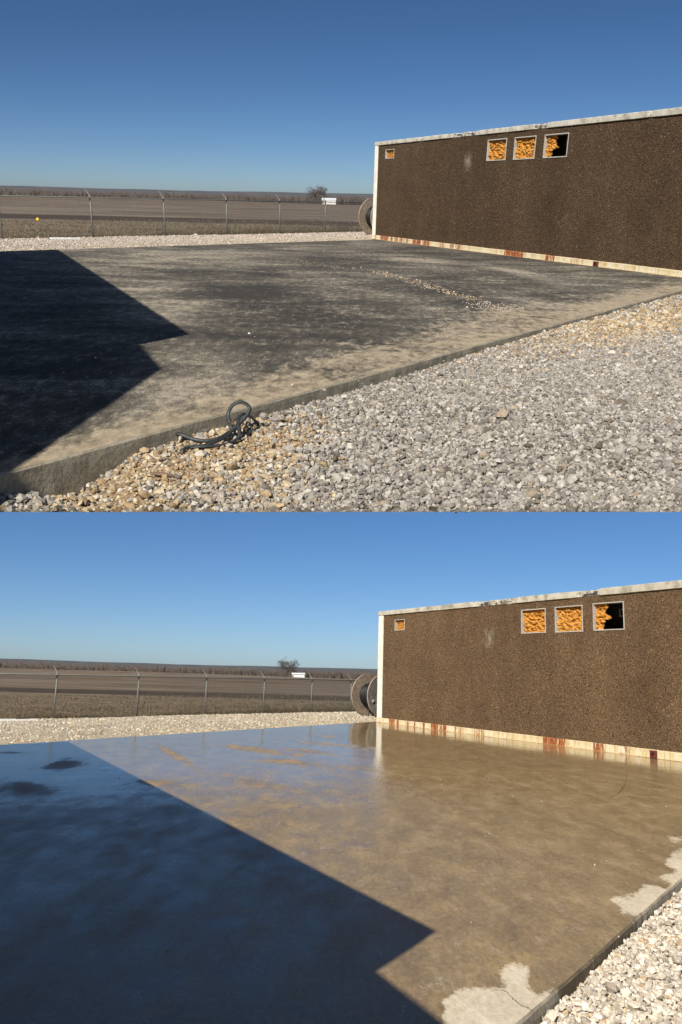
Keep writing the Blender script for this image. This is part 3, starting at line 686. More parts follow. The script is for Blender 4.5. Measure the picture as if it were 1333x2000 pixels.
    obj(pl, 'wall_cap', fast_mesh('wall_cap', vv, np.stack([i, i + n, i + n + 1, i + 1], -1).reshape(-1, 4), np.repeat(dark[:, None], 3, 1)), MAT['coping'], root, label='pale weathered concrete cap with dark spalled spots')
    # rusted base channel, in lengths
    rz = [(float(wp([a], [sy0 + 10])[0][0]), float(wp([b], [sy0 + 10])[0][0]), w_) for a, b, w_ in d['rust']]
    joints = [0.0] + [float(wp([px], [sy0 + 10])[0][0]) for px in d['joints']] + [L]
    for a, b in zip(joints[:-1], joints[1:]):
        s = np.linspace(a + .004, b - .004, max(8, int((b - a) * 40))); r = np.zeros(len(s))
        for ra, rb, w_ in rz: r = np.maximum(r, w_ * np.clip((s - ra) / .03, 0, 1) * np.clip((rb - s) / .03, 0, 1))
        zt_ = zstr(s) + 0.006 * vnoise(s * 4, s * 0, 71); rows = [(-0.002, zt_ + .004), (-0.045, zt_), (-0.050, zt_ - .012), (-0.048, zt_ * .5), (-0.052, 0.02 + 0*s), (-0.06, 0.002 + 0*s)]
        vv = np.concatenate([np.stack([s, y_ + 0*s, z_], -1) for y_, z_ in rows]); k = len(rows); n = len(s); i = np.arange(k - 1)[:, None] * n + np.arange(n - 1)[None]
        edge = np.concatenate([np.full(n, e) for e in (.5, .45, .2, .1, .35, .7)])
        cc = np.stack([np.tile(r, k), edge, edge * 0], -1)
        obj(pl, 'base_channel', fast_mesh('base_channel', vv, np.stack([i, i + n, i + n + 1, i + 1], -1).reshape(-1, 4), cc), MAT['strip'], root)
    # dark red plate on the channel
    a, b = [float(wp([px], [py])[0][0]) for px, py in d['plate']]; zp = float(zstr(a))
    mb = MB(); mb.box((a, -0.075, 0.012), (b, -0.0505, zp - 0.01)); pp = obj(pl, 'plate', bevel_mesh(mb.mesh('plate'), 0.006), MAT['red'], root, label='dark red plate on the base channel')
    mb = MB(); mb.tube([((a+b)/2, -0.0745, zp*.55), ((a+b)/2, -0.095, zp*.55)], 0.028, 10); obj(pl, 'bolt', mb.mesh('bolt'), MAT['hole'], pp)
    # window openings
    for k, (a, b, e, f) in enumerate(wins):
        lw = 0.026 if k else 0.018
        mb = MB()                                                       # rough mortar lip round the opening, and its reveal
        for (x0, x1, z0, z1) in ((a - lw, b + lw, f, f + lw), (a - lw, b + lw, e - lw, e), (a - lw, a, e, f), (b, b + lw, e, f)):
            mb.box((x0, -0.016, z0), (x1, 0.0 - .003, z1))
        for (p0, p1, p2, p3) in (((a, e), (a, f), 0, 0), ((b, f), (b, e), 0, 0), ((a, f), (b, f), 0, 0), ((b, e), (a, e), 0, 0)):
            mb.add([(p0[0], -.004, p0[1]), (p1[0], -.004, p1[1]), (p1[0], .2, p1[1]), (p0[0], .2, p0[1])], [(0, 1, 2, 3)])
        fr = obj(pl, 'window', mb.mesh('window'), MAT['lip'], root)
        n = 56; gu, gz = np.meshgrid(np.linspace(0, 1, n), np.linspace(0, 1, n))
        X = a + (b - a) * gu; Z = e + (f - e) * gz; sc = 1.0
        bumpy = (lump(n, 11, 13) * 0.07 + lump(n, 24, 28) * 0.055 + lump(n, 5, 5) * 0.03) * (1 if k else .6)
        Y = 0.072 + bumpy; keep = np.ones((n, n), bool)
        if k == 3:                                                      # torn away: only the left side is left
            lim = np.interp(gz, [0, .12, .25, .34, .42, .47, .55, .7, .85, 1], [.22, .26, .24, .3, .56, .5, .40, .34, .42, .40]) + 0.02 * vnoise(gz * 30, gz * 0, 99)
            keep = gu < lim
        i = (np.arange(n - 1)[:, None] * n + np.arange(n - 1)[None]); km = keep[:-1, :-1]
        fc = np.stack([i, i + 1, i + n + 1, i + n], -1)[km]
        obj(pl, 'foam_panel', fast_mesh('foam_panel', np.stack([X, Y, Z], -1).reshape(-1, 3), fc.reshape(-1, 4), smooth=True), MAT['foam'], root, label='orange foam filling' if k != 3 else 'torn orange foam filling over a dark hole')
        if k == 3:
            mb = MB(); w_, h_ = (b - a), (f - e); x0, x1, z0, z1 = a + w_*.56, a + w_*.76, e + h_*.52, e + h_*.80
            for q in ((x0, x1, z1 - .02, z1), (x0, x1, z0, z0 + .02), (x0, x0 + .02, z0 + .02, z1 - .02), (x1 - .02, x1, z0 + .02, z1 - .02)): mb.box((q[0], .30, q[2]), (q[1], .33, q[3]))
            obj(pl, 'inner_frame', mb.mesh('inner_frame'), MAT['wall2'], root)
    return root, B, ux, ny

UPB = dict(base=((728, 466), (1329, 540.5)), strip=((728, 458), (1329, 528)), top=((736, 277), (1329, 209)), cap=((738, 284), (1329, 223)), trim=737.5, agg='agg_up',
    windows=[[(754.5, 293), (770.5, 291), (770, 307.5), (754, 309)], [(955, 274), (991, 271), (987, 311), (952, 312)], [(1007.5, 270), (1047, 265.6), (1044.6, 308), (1004.5, 309.6)], [(1066.5, 264), (1111, 260.6), (1107.8, 303.5), (1062.7, 307)]],
    spall=[(897, .5, .9), (929, .4, .9), (1050, .35, 1.0), (1062, .2, .7), (826, .18, .6), (990, .3, .35), (1270, .08, .8)],
    rust=[(734, 737, .5), (745, 762, .62), (764, 770, .5), (772, 780, .6), (782, 790, .5), (792, 800, .45), (808, 826, .75), (828, 842, .66), (862, 875, .36), (880, 905, .34), (990, 1030, .78), (1072, 1092, .6), (1120, 1140, .3)],
    joints=[842, 905, 985, 1032, 1090, 1180, 1260], plate=((1163, 515), (1173, 515)))
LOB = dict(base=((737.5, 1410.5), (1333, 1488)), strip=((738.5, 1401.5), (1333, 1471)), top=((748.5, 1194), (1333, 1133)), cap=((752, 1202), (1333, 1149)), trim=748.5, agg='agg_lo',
    windows=[[(773, 1212), (791.5, 1210), (790.5, 1229.5), (772, 1231.5)], [(1023, 1193.3), (1068.4, 1189), (1063.4, 1234), (1018, 1236.5)], [(1088.6, 1187), (1140.8, 1183.4), (1135.4, 1232), (1084.6, 1233.8)], [(1164, 1180), (1222.8, 1176), (1215, 1227.5), (1158.4, 1231)]],
    spall=[(950, .5, .9), (990, .4, .9), (1145, .35, 1.0), (1160, .2, .7), (861, .18, .6), (1060, .3, .35)],
    rust=[(743, 746, .5), (762, 775, .62), (777, 783, .55), (797, 803, .6), (811, 815, .6), (829, 834, .5), (845, 860, .75), (861, 876, .66), (890, 905, .36), (925, 950, .34), (1062, 1108, .78), (1160, 1183, .6), (1210, 1235, .3)],
    joints=[878, 950, 1055, 1110, 1185, 1310], plate=((1274, 1470), (1288, 1470)))
bu = build_building(UP, UPB, 'brown pebble-walled building with orange foam windows at the dry pad')
bl = build_building(LO, LOB, 'brown pebble-walled building with orange foam windows mirrored in wet pad')

# ------------------------------------------------------------------ buildings outside the view whose shadows lie on the pads
def shade_building(pl, pts, ea, H, label):
    s = sun_vec(*ea); sh = s * (H / s[2])
    P = [np.array([p[0] + sh[0], p[1] + sh[1]]) for p in pts]
    root = thing(pl, 'flat_roofed_building', label, 'building', (P[1][0] - 6, P[1][1], 0))
    o = np.array([P[1][0] - 6, P[1][1]])
    n = len(P); v = [(*(p - o), H) for p in P] + [(*(p - o), H - 0.22) for p in P]
    f = [tuple(range(n)), tuple(reversed(range(n, 2*n)))] + [(i, i + n, (i+1) % n + n, (i+1) % n) for i in range(n)]
    me = bpy.data.meshes.new('roof'); me.from_pydata([tuple(map(float, q)) for q in v], [], f); me.update()
    obj(pl, 'roof', me, MAT['shell'], root)
    mb = MB(); b = [p - o + np.array([-0.7, -0.25]) for p in P]
    mb.add([(*p, -0.1) for p in b] + [(*p, H - 0.225) for p in b], [(i, (i+1) % n, (i+1) % n + n, i + n) for i in range(n)])
    obj(pl, 'wall', mb.mesh('wall'), MAT['wall2'], root)

g = lambda pl, x, y: pl.ground(np.array(float(x)), np.array(float(y)))[:2]
# dry place: corner at the far pad edge, two tips and a notch
far = g(UP, 112, 486.5); wd = np.array([bu[2][0], bu[2][1]]); t1 = g(UP, 372, 652.5); nt_ = g(UP, 274.5, 672); t2 = g(UP, 317, 719.6); e_ = g(UP, 29, 918.5)
dirn = (e_ - t2) / np.linalg.norm(e_ - t2)
ufd = uFD[:2]
shade_building(UP, [far - ufd * 14, far, t1, nt_, t2, e_ + dirn * 3.0, e_ + dirn * 3.0 - np.array([14, 0])], SUN_UP, 4.0, 'tan flat-roofed building shading the dry pad')
far = g(LO, 132, 1448.5); t1 = g(LO, 854, 1819); nt_ = g(LO, 736, 1897); e_ = g(LO, 870, 2000); dirn = (e_ - nt_) / np.linalg.norm(e_ - nt_)
shade_building(LO, [far - lFD[:2] * 14, far, t1, nt_, e_ + dirn * 5.0, e_ + dirn * 5.0 - np.array([16, 0])], SUN_LO, 3.2, 'tan flat-roofed building shading the washed pad')

# ------------------------------------------------------------------ chain-link fences
def build_fence(pl, rails, label):
    c, d, posts = FC[pl]; dn = np.array([-d[1], d[0], 0]); dn = dn if dn[1] > 0 else -dn
    s0 = (posts - c) @ d; zg = -0.06
    hs = []
    for (px, py), q in zip(rails, posts):
        r = pl.plane(np.array(px), np.array(py), q, dn); hs.append(r[2] - zg)
    H = float(np.median(hs)); step = float(np.median(np.diff(s0)))
    ss = [s0[0] - 2*step, s0[0] - step, *s0, s0[-1] + step, s0[-1] + 2*step]
    root = thing(pl, 'chain_link_fence', label, 'fence', c * np.array([1, 1, 0]) + np.array([0, 0, zg]), Matrix(((d[0], dn[0], 0), (d[1], dn[1], 0), (0, 0, 1))))
    mb = MB(); mb.tube([(0, 0, -.1), (0, 0, H + .02)], 0.029, 10); pm = mb.mesh('post', True); pm.materials.append(MAT['galv'])
    mb = MB(); mb.tube([(0, 0, H - .02), (0, .03, H + .05), (-.03, .23, H + .27)], [.022, .017, .012], 6); am = mb.mesh('arm', True); am.materials.append(MAT['galv'])
    mb = MB(); mb.tube([(0, 0, H - .03), (0, 0, H + .035), (0, 0, H + .05)], [.042, .042, .02], 10); cm = mb.mesh('cap', True); cm.materials.append(MAT['galv'])
    for s in ss:
        p = obj(pl, 'post', pm, None, root, (s, 0, 0)); obj(pl, 'arm', am, None, p); obj(pl, 'cap', cm, None, p)
    a, b = ss[0], ss[-1]
    mb = MB(); mb.tube([(a, -.036, H - .02), (b, -.036, H - .02)], 0.02, 8); obj(pl, 'top_rail', mb.mesh('top_rail', True), MAT['galv'], root)
    for k in range(3):
        f = (k + 1) / 3; mb = MB(); pts = []
        for s1, s2 in zip(ss[:-1], ss[1:]):
            for t_ in np.linspace(0, 1, 7)[:-1]: pts.append((s1 + (s2 - s1) * t_ - .03*f, .03 + .2*f, H + .05 + .22*f - .03 * 4 * t_ * (1 - t_)))
        mb.tube(pts, 0.003, 4); obj(pl, 'barbed_wire', mb.mesh('barbed_wire'), MAT['wire'], root)
    # woven wire: every strand a thin three-sided tube zigzagging upwards
    pitch = 0.062; V = []; Fc = []; r = 0.0040; n = int((b - a) / pitch); hh = H - .03
    tri = [(0, r), (r, -r * .6), (-r, -r * .6)]; vv = []; ff = []
    for sgn in (1, -1):
        for i in range(-int(hh / pitch), n + int(hh / pitch)):
            x0 = a + i * pitch; x1 = x0 + sgn * hh; z0, z1 = 0.02, hh
            if sgn == 1: xa, xb = x0, x1
            else: xa, xb = x0, x1
            lo_, hi_ = 0.0, 1.0                                         # clip to the fence's length
            if xa != xb:
                ta, tb = (a - xa) / (xb - xa), (b - xa) / (xb - xa); lo_, hi_ = max(0, min(ta, tb)), min(1, max(ta, tb))
            if hi_ - lo_ < .02: continue
            b0 = len(vv)
            for t_ in (lo_, hi_):
                for (dx, dy) in tri: vv.append((xa + (xb - xa) * t_ + dx, -.005 + dy + sgn * .002, z0 + (z1 - z0) * t_))
            for k in range(3): ff.append((b0 + k, b0 + (k+1) % 3, b0 + 3 + (k+1) % 3, b0 + 3 + k))
    obj(pl, 'wire_mesh', fast_mesh('wire_mesh', np.array(vv), np.array(ff)), MAT['wire'], root, kind='stuff')
    return H
build_fence(UP, [(1, 375), (178, 381), (320, 385.5), (441, 390.5), (545.5, 393), (634, 396)], 'chain-link fence with angled barbed-wire arms behind the dry pad')
build_fence(LO, [(97, 1309), (261, 1315), (397, 1321), (512, 1326), (607, 1330), (684, 1332)], 'chain-link fence with angled barbed-wire arms behind the washed pad')

# ------------------------------------------------------------------ cable spools
def build_spool(pl, px, py, ht, axis_deg, width, label, zg=-.05):
    q = pl.ground(np.array(float(px)), np.array(float(py)), zg); dep = q[1]
    Rr = ht / 2; a = R(axis_deg)                                         # local x = axle, towards the viewer and right
    ax = np.array([math.sin(a), -math.cos(a), 0]); ay = np.array([-ax[1], ax[0], 0])
    root = thing(pl, 'cable_spool', label, 'cable spool', q, Matrix(((ax[0], ay[0], 0), (ax[1], ay[1], 0), (0, 0, 1))))
    rot = Matrix.Rotation(R(28), 3, 'X')
    for sgn, mk in ((-1, 'wood'), (1, 'wood2')):
        fl = bpy.data.objects.new('flange', None); pl.col.objects.link(fl); fl.parent = root
        mb = MB(); seg = 64; x0, x1 = (-.03, .03)
        ring = [(math.cos(2*math.pi*k/seg), math.sin(2*math.pi*k/seg)) for k in range(seg)]
        v = [(x, Rr*c*rr, Rr*s_*rr) for x in (x0, x1) for rr in (1.0, .972) for c, s_ in ring]
        f = []
        for k in range(seg):
            k2 = (k+1) % seg; A, Bq, Cq, Dq = 0, seg, 2*seg, 3*seg
            f += [(A+k, A+k2, Cq+k2, Cq+k), (A+k2, A+k, Bq+k, Bq+k2), (Cq+k, Cq+k2, Dq+k2, Dq+k), (Bq+k, Dq+k, Dq+k2, Bq+k2)]
        mb.add(v, f); bpy.data.objects.remove(fl)
        fl = obj(pl, 'flange', mb.mesh('flange'), MAT['wood'], root, (sgn * width / 2, 0, Rr), rot if sgn < 0 else Matrix.Rotation(R(-38), 3, 'X'))
        nb = 11; pw = 2 * Rr / nb
        for k in range(nb):                                              # planks cut to the circle
            ya, yb = -Rr + k*pw + .009, -Rr + (k+1)*pw - .009; m = []
            rr = Rr * .97
            for y_ in np.linspace(max(ya, -rr), min(yb, rr), 5): m.append((y_, math.sqrt(max(rr*rr - y_*y_, 0))))
            th = .026 + .003 * ((k * 7) % 3)
            n = len(m); pv = [(x, y_, z_) for x in (-th, th) for y_, z_ in m + [(y_, -z_) for y_, z_ in reversed(m)]]; n2 = 2*n
            pf = [tuple(reversed(range(n2))), tuple(range(n2, 2*n2))] + [(i, (i+1) % n2, (i+1) % n2 + n2, i + n2) for i in range(n2)]
            me = bpy.data.meshes.new('plank'); me.from_pydata([tuple(map(float, q_)) for q_ in pv], [], pf); me.update()
            obj(pl, 'plank', me, MAT[mk], fl)
        if sgn > 0:
            for (y_, z_) in ((-Rr*.52, Rr*.40), (-Rr*.40, -Rr*.62), (Rr*.5, Rr*.3)):
                mb = MB(); mb.box((.03, y_-.035, z_-.06), (.075, y_+.035, z_+.06)); obj(pl, 'bracket', bevel_mesh(mb.mesh('bracket'), .008), MAT['steel'], fl, None, None)
            mb = MB(); mb.tube([(.028, 0, 0), (.06, 0, 0)], .09, 20); obj(pl, 'hub', mb.mesh('hub'), MAT['steel'], fl)
    mb = MB(); xs = np.linspace(-width/2 + .032, width/2 - .032, 24)
    mb.tube([(x, 0, Rr) for x in xs], [Rr*.54 + .012*math.sin(i*2.1) for i in range(24)], 48); obj(pl, 'cable_winding', mb.mesh('cable_winding', True), MAT['wind'], root)
    mb = MB(); mb.tube([(width*.1, -Rr*.50, Rr*.8), (width*.18, -Rr*.58, Rr*.3), (width*.3, -Rr*.7, .03), (width*.55, -Rr*.9, .025), (width*.8, -Rr*1.1, .02)], .016, 8)
    obj(pl, 'cable_end', mb.mesh('cable_end', True), MAT['wind'], root)
build_spool(UP, 738, 459.5, 1.63, 39, .86, 'big wooden cable spool behind the building beside the dry pad')
build_spool(LO, 733, 1401, 1.69, 39, .95, 'big wooden cable spool behind the building beside the wet pad')

# ------------------------------------------------------------------ small things
def catmull(pts, n=8):
    p = np.array(pts, float); p = np.vstack([2*p[0]-p[1], p, 2*p[-1]-p[-2]]); out = []
    for i in range(1, len(p) - 2):
        for t_ in np.linspace(0, 1, n, endpoint=False):
            a, b, c, d = p[i-1], p[i], p[i+1], p[i+2]
            out.append(.5*((2*b) + (c-a)*t_ + (2*a-5*b+4*c-d)*t_**2 + (-a+3*b-3*c+d)*t_**3))
    out.append(p[-2]); return np.array(out)
# the strap lying at the dry pad's edge; g = on the gravel, number = metres above it
RP = [(327, 860, .01), (325, 852, .035), (336, 846, .05), (357, 850, .035), (379, 858, .02), (404, 861, .015), (426, 857, .02), (444, 847, .03), (458, 837, .055), (473, 822, .10), (485, 808, .145), (488, 797, .18), (480, 788, .21), (467, 785, .22), (454, 792, .195), (446, 808, .145), (448, 824, .09), (452, 839, .04), (447, 850, .025), (426, 861, .03), (401, 869, .02), (372, 872, .015), (354, 879, .01)]
RP2 = [(372, 874, .012), (402, 872, .02), (440, 868, .015), (462, 858, .02), (468, 846, .05), (465, 828, .085), (468, 814, .11), (477, 808, .115), (488, 812, .10), (498, 821, .06), (505, 830, .02), (500, 838, .01), (484, 849, .008), (470, 856, .008)]  # second dark loop: strap and the first loop's shadow, modelled together as strap
rp = []
for x, y, up in RP + RP2:
    P_ = UP.ground(np.array(float(x)), np.array(float(y)), -.1)
    for _ in range(15):
        s_ = max(float((P_ - uE[0]) @ uN), 0.03); P_ = UP.ground(np.array(float(x)), np.array(float(y)), float(np.clip(h_up(P_[None, 0], P_[None, 1])[0], -.16, 0)) + .012 + up)
    rp.append(P_)
cr = catmull(rp[:len(RP)], 8); mb = MB(); o0 = cr[0]; mb.tube([c - o0 for c in catmull(rp[len(RP):], 8)], 0.0145, 10, 0.7)
mb.tube([c - o0 for c in cr], 0.0145, 10, 0.7)
obj(UP, 'strap', mb.mesh('strap', True), MAT['rope'], loc=tuple(o0), label='dark grey strap lying in a loop on gravel against the pad edge', cat='strap')
# flat brown stone
v, f, c = stones(np.array([[0., 0, 0]]), np.array([.085]), np.array([[.2, .1, .1]])); v = v * [1.3, .8, .45]
q = UP.ground(np.array(318.0), np.array(928.0), -.14); obj(UP, 'flat_stone', fast_mesh('flat_stone', v, f), MAT['rock'], loc=(q[0], q[1], float(h_up(q[None, 0], q[None, 1])[0]) + .02), label='flat brown stone lying among the tan gravel', cat='stone')

def board(pl, x0, x1, y, label):
    a, b = pl.ground([x0, x1], [y, y - (x1 - x0) * .008], -.03); L = np.linalg.norm(b - a); u = (b - a) / L
    mb = MB(); mb.box((0, -.05, -.03), (L*.46, .05, .045)); mb.box((L*.465, -.045, -.03), (L, .05, .03))
    obj(pl, 'white_board', bevel_mesh(mb.mesh('white_board'), .006), MAT['white'], loc=tuple(a), rot=Matrix(((u[0], -u[1], 0), (u[1], u[0], 0), (0, 0, 1))), label=label, cat='board')
board(UP, 98, 156, 466, 'white board lying under the fence behind the dry pad')
board(LO, -6, 73, 1407.5, 'white board lying under the fence behind the washed pad')

# yellow marker in the field
q = UP.ground(np.array(74.0), np.array(429.5), -.1); q[2] = float(land[UP](q[0], q[1]))
mk = thing(UP, 'field_marker', 'small yellow marker cap standing in the brown field', 'marker', q)
mb = MB(); mb.tube([(0, 0, -.05), (0, 0, .06)], .02, 8); obj(UP, 'stake', mb.mesh('stake'), MAT['white'], mk)
mb = MB(); mb.tube([(0, 0, .03), (0, 0, .07), (0, 0, .14), (0, 0, .19), (0, 0, .21)], [.105, .11, .095, .055, .01], 14); obj(UP, 'cap', mb.mesh('cap', True), MAT['yellow'], mk)

# loose stones along the joint of the dry pad and scattered over it
def on_pad(pl, pxy, n, spread, size, cols, wts):
    k = rng.integers(0, len(pxy) - 1, n); t_ = rng.uniform(0, 1, n); A = np.array(pxy, float); x = A[k] + (A[k+1] - A[k]) * t_[:, None]
    x[:, 0] += rng.normal(0, spread, n) * 2.0; x[:, 1] += rng.normal(0, spread * .45, n); q = pl.ground(x[:, 0], x[:, 1]); s_ = size * rng.lognormal(0, .4, n); q[:, 2] = s_ * .3
    return stones(q, s_, palette(n, cols, wts), 'ico')
pr = [on_pad(UP, [(735, 530), (800, 548), (870, 570), (940, 588)], 420, 4.5, .012, TANP, [3, 2, 4, 1, 3]), on_pad(UP, [(560, 505), (640, 520), (735, 530)], 200, 4, .010, TANP, [3, 2, 4, 1, 3]),
      on_pad(UP, [(920, 590), (1010, 606)], 160, 8, .011, LIGHT, [3, 2, 4, 1]), on_pad(UP, [(300, 500), (1100, 560), (600, 740), (300, 640)], 160, 90, .007, LIGHT, [3, 2, 4, 1])]
obj(UP, 'loose_pebbles', fast_mesh('loose_pebbles', *join(pr)), MAT['stone'], kind='stuff', label='line of loose pebbles along the joint of the dry pad', cat='pebbles')
pr = [on_pad(LO, [(200, 1500), (800, 1520), (1200, 1600), (760, 1900)], 90, 110, .006, LIGHT, [3, 2, 4, 1])]
obj(LO, 'loose_pebbles', fast_mesh('loose_pebbles', *join(pr)), MAT['stone'], kind='stuff', label='few tiny pebbles scattered over the washed pad', cat='pebbles')
for x, y in ((487, 653),):
    v, f, c = stones(np.array([[0., 0, 0]]), np.array([.024]), np.array([[.5, .5, .5]])); q = UP.ground(np.array(float(x)), np.array(float(y))); obj(UP, 'white_stone', fast_mesh('white_stone', v, f), MAT['white'], loc=(q[0], q[1], .012), label='single white stone lying on the dry pad', cat='stone')

# far shed, round bare tree, woodland
def far_things(pl, shed, tree, lab_s, lab_t, lab_w):
    x, y, wpx, hpx = shed; dist = 480.0; q = pl.at(np.array(float(x)), np.array(float(y)), dist); W = wpx / F * dist; H = hpx / F * dist
    root = thing(pl, 'white_shed', lab_s, 'shed', q); h = H * .62
    mb = MB(); mb.box((-W/2, -2.0, -.8), (W/2, 2.0, h)); obj(pl, 'wall', mb.mesh('wall'), MAT['white'], root)
    mb = MB(); mb.add([(-W/2-.2, -2.3, h - .05), (W/2+.2, -2.3, h - .05), (W/2+.2, 0, H), (-W/2-.2, 0, H), (-W/2-.2, 2.3, h - .05), (W/2+.2, 2.3, h - .05)], [(0, 1, 2, 3), (3, 2, 5, 4), (0, 3, 4), (1, 5, 2), (0, 4, 5, 1)]); obj(pl, 'roof', mb.mesh('roof'), MAT['roofm'], root)
    mb = MB(); mb.box((-W*.52, -2.06, -.5), (-W*.36, -2.01, h*.75)); obj(pl, 'end_panel', mb.mesh('end_panel'), MAT['shell'], root)  # grey panel over the left end of the front wall
    # tree
    x, y, rpx, hpx = tree; dist = 560.0; q = pl.at(np.array(float(x)), np.array(float(y)), dist); Hh = hpx / F * dist; rr = rpx / F * dist
    root = thing(pl, 'bare_tree', lab_t, 'tree', q); mb = MB()
    mb.tube([(0, 0, -.5), (.05, 0, Hh*.2), (0, .05, Hh*.42)], [.32, .26, .2], 8); obj(pl, 'trunk', mb.mesh('trunk', True), MAT['bark'], root)
    vv = []; ff = []
    def branch(p, dr, ln, w_, lev):
        e = p + dr * ln; sd = np.cross(dr, rng.normal(size=3)); sd /= np.linalg.norm(sd) + 1e-6; b = len(vv)
        vv.extend([p - sd*w_, p + sd*w_, e + sd*w_*.55, e - sd*w_*.55]); ff.append((b, b+1, b+2, b+3))
        if lev == 0: return
        for _ in range(4 if lev > 1 else 5):
            nd = dr + rng.normal(size=3) * .55; nd[2] += .06; nd /= np.linalg.norm(nd); branch(p + dr * ln * rng.uniform(.45, 1), nd, ln * rng.uniform(.6, .82), max(w_ * .6, .03), lev - 1)
    for k in range(12):
        a_ = k * 2.4; nd = np.array([math.cos(a_) * .95, math.sin(a_) * .95, .35 + .9 * rng.uniform()]); nd /= np.linalg.norm(nd); branch(np.array([0, 0, Hh * rng.uniform(.3, .5)]), nd, rr * .62, .12, 4)
    V_ = np.array(vv); 
    obj(pl, 'crown', fast_mesh('crown', V_, np.array(ff)), MAT['bark'], root)
    # woodland: bare trunks and twigs, too many to count
    n = 3600; dist = rng.uniform(620, 900, n); lat = rng.uniform(-.75, .75, n) * dist; zb = np.array(land[pl](lat, dist)) - .4
    hgt = (4.6 + 2.4 * vnoise(lat / 45, dist / 200, 77) + rng.normal(0, 1.1, n) + 1.6 * np.clip(lat / 60 + 1, 0, 1)).clip(1.6, 10); hgt = hgt * np.where(dist > 800, 1.1, 1)
    tw = 16; a_ = rng.uniform(0, 6.28, (n, tw)); sp = rng.uniform(.1, 1.0, (n, tw)) * hgt[:, None] * .38; zt_ = hgt[:, None] * rng.uniform(.45, 1.0, (n, tw)); wdt = rng.uniform(.10, .34, (n, tw))
    bx_ = np.stack([lat[:, None] + sp*.25*np.cos(a_), dist[:, None] + sp*.25*np.sin(a_), zb[:, None] + 0*sp], -1); tx_ = np.stack([lat[:, None] + sp*np.cos(a_), dist[:, None] + sp*np.sin(a_), zb[:, None] + zt_], -1)
    pr_ = np.stack([wdt, 0*wdt, 0*wdt], -1); v_ = np.stack([bx_ - pr_, bx_ + pr_, tx_ + pr_ * .5, tx_ - pr_ * .5], 2).reshape(-1, 3)
    obj(pl, 'woodland', fast_mesh('woodland', v_, np.arange(len(v_)).reshape(-1, 4)), MAT['bark'], kind='stuff', label=lab_w, cat='woodland')
far_things(UP, (643, 395.5, 25, 8), (619, 397, 17, 26), 'small white shed at the edge of woods beyond the dry pad', 'round bare tree beside the shed beyond the dry pad', 'line of bare winter woods on the horizon beyond the dry pad')
far_things(LO, (583, 1323.5, 24, 9), (561, 1323, 18, 26), 'small white shed at the edge of woods beyond the washed pad', 'round bare tree beside the shed beyond the washed pad', 'line of bare winter woods on the horizon beyond the washed pad')

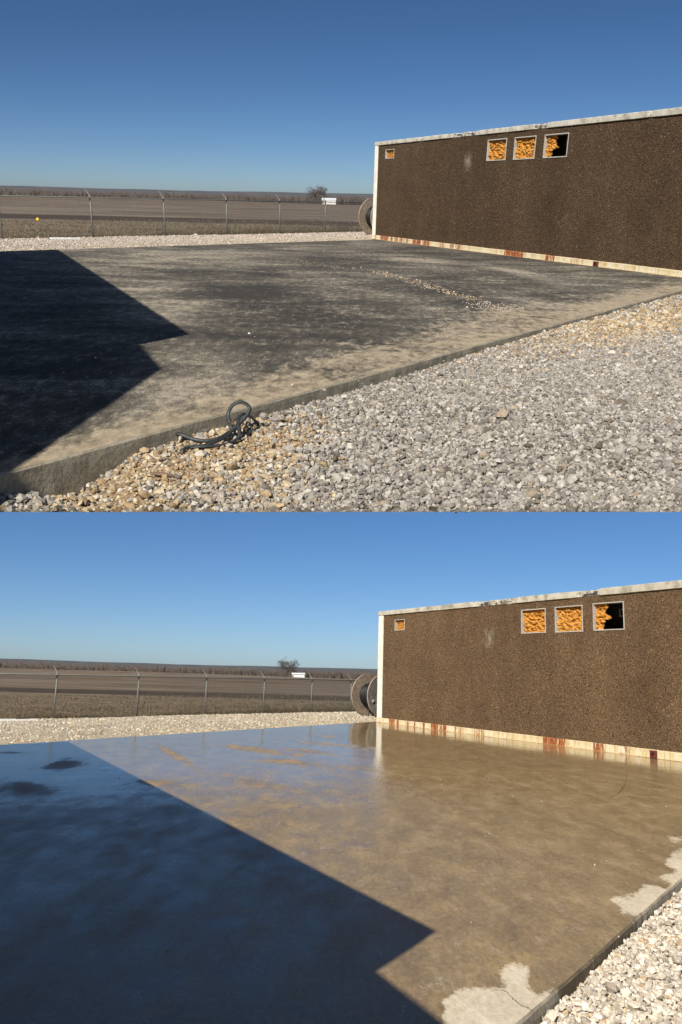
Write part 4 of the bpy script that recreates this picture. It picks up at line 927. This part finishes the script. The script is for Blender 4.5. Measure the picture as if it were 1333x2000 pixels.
# dry grass along the fence and over the near field
def grass(pl, label):
    c, d, posts = FC[pl]; dn = np.array([-d[1], d[0], 0]); dn = dn if dn[1] > 0 else -dn
    V = []; C = []
    for n, (o0, o1), (h0, h1), pw in ((9000, (0.0, 1.0), (.10, .30), 2.0), (16000, (0.3, 7.0), (.06, .20), 1.4), (14000, (4.0, 19.0), (.05, .13), 1.0)):
        s = rng.uniform(-14, 17, n) * (1 if o1 < 10 else 1.6); o = o0 + (o1 - o0) * rng.uniform(0, 1, n) ** pw
        q = c[None] + d[None] * s[:, None] + dn[None] * o[:, None]; q[:, 2] = -.1 + 0 * s
        tall = 0.55 + 0.75 * np.clip((s + 3) / 6, 0, 1) * (o1 < 2) + 0.5 * np.clip(vnoise(q[:, 0] * 1.3, q[:, 1] * 1.3, 88), -.6, 1)
        h = rng.uniform(h0, h1, n) * tall.clip(.3, 1.6); lean = rng.normal(0, .35, (n, 2)) * h[:, None]; w_ = rng.uniform(.006, .016, n) * (1 if o1 < 10 else 1.8)
        sx = np.stack([d[0] * w_, d[1] * w_, 0 * w_], -1); tip = q + np.stack([lean[:, 0], lean[:, 1], h], -1)
        V.append(np.stack([q - sx, q + sx, tip], 1).reshape(-1, 3)); C.append(np.repeat(palette(n, [(.46, .37, .21), (.34, .27, .16), (.23, .18, .115), (.54, .45, .28)] if o1 < 2 else [(.25, .19, .12), (.17, .13, .082), (.34, .27, .17)], [3, 3, 2, 1] if o1 < 2 else [3, 3, 1]), 3, 0))
    n = 70; sl = rng.uniform(0, 10, n); o = rng.uniform(.2, 3.5, n); q = c[None] + d[None] * (sl - 3)[:, None] + dn[None] * o[:, None]; q[:, 2] = -.1
    h = rng.uniform(.35, .95, n); w_ = np.full(n, .007); sx = np.stack([d[0] * w_, d[1] * w_, 0 * w_], -1); tip = q + np.stack([rng.normal(0, .22, n) * h, rng.normal(0, .2, n) * h, h], -1)
    V.append(np.stack([q - sx, q + sx, tip], 1).reshape(-1, 3)); C.append(np.repeat(palette(n, [(.5, .41, .26), (.4, .32, .2)], [1, 1]), 3, 0))
    V = np.concatenate(V); C = np.concatenate(C)
    obj(pl, 'dry_grass', fast_mesh('dry_grass', V, np.arange(len(V)).reshape(-1, 3), C), MAT['grass'], kind='stuff', label=label, cat='grass')
grass(UP, 'dry tan grass along the fence behind the dry pad'); grass(LO, 'dry tan grass along the fence behind the washed pad')

def crack(pl, pts, w, name='crack'):
    q = catmull(pl.ground([p[0] for p in pts], [p[1] for p in pts], 0.0045), 7); n = len(q)
    q[:, :2] += rng.normal(0, .004, (n, 2)); t_ = np.gradient(q, axis=0); nr_ = np.stack([-t_[:, 1], t_[:, 0], 0 * t_[:, 0]], -1); nr_ /= np.linalg.norm(nr_, axis=1, keepdims=True) + 1e-9
    ww = (w * rng.uniform(.5, 1.2, n))[:, None]; v = np.concatenate([q - nr_ * ww, q + nr_ * ww]); i = np.arange(n - 1)
    root = [o for o in pl.col.objects if o.name.startswith('concrete_pad')][0]
    o = obj(pl, name, fast_mesh(name, v, np.stack([i, i + 1, i + n + 1, i + n], -1)), MAT['hole'], root)
crack(LO, [(969, 1933), (985, 1936), (999, 1946), (1008, 1956), (1018, 1963), (1030, 1968), (1040, 1974)], .0018)
crack(LO, [(1225, 1512), (1222, 1530), (1210, 1548), (1190, 1560)], .0022); crack(LO, [(1180, 1540), (1260, 1562), (1333, 1570)], .002)
crack(UP, [(430, 520), (520, 516), (640, 524)], .004)
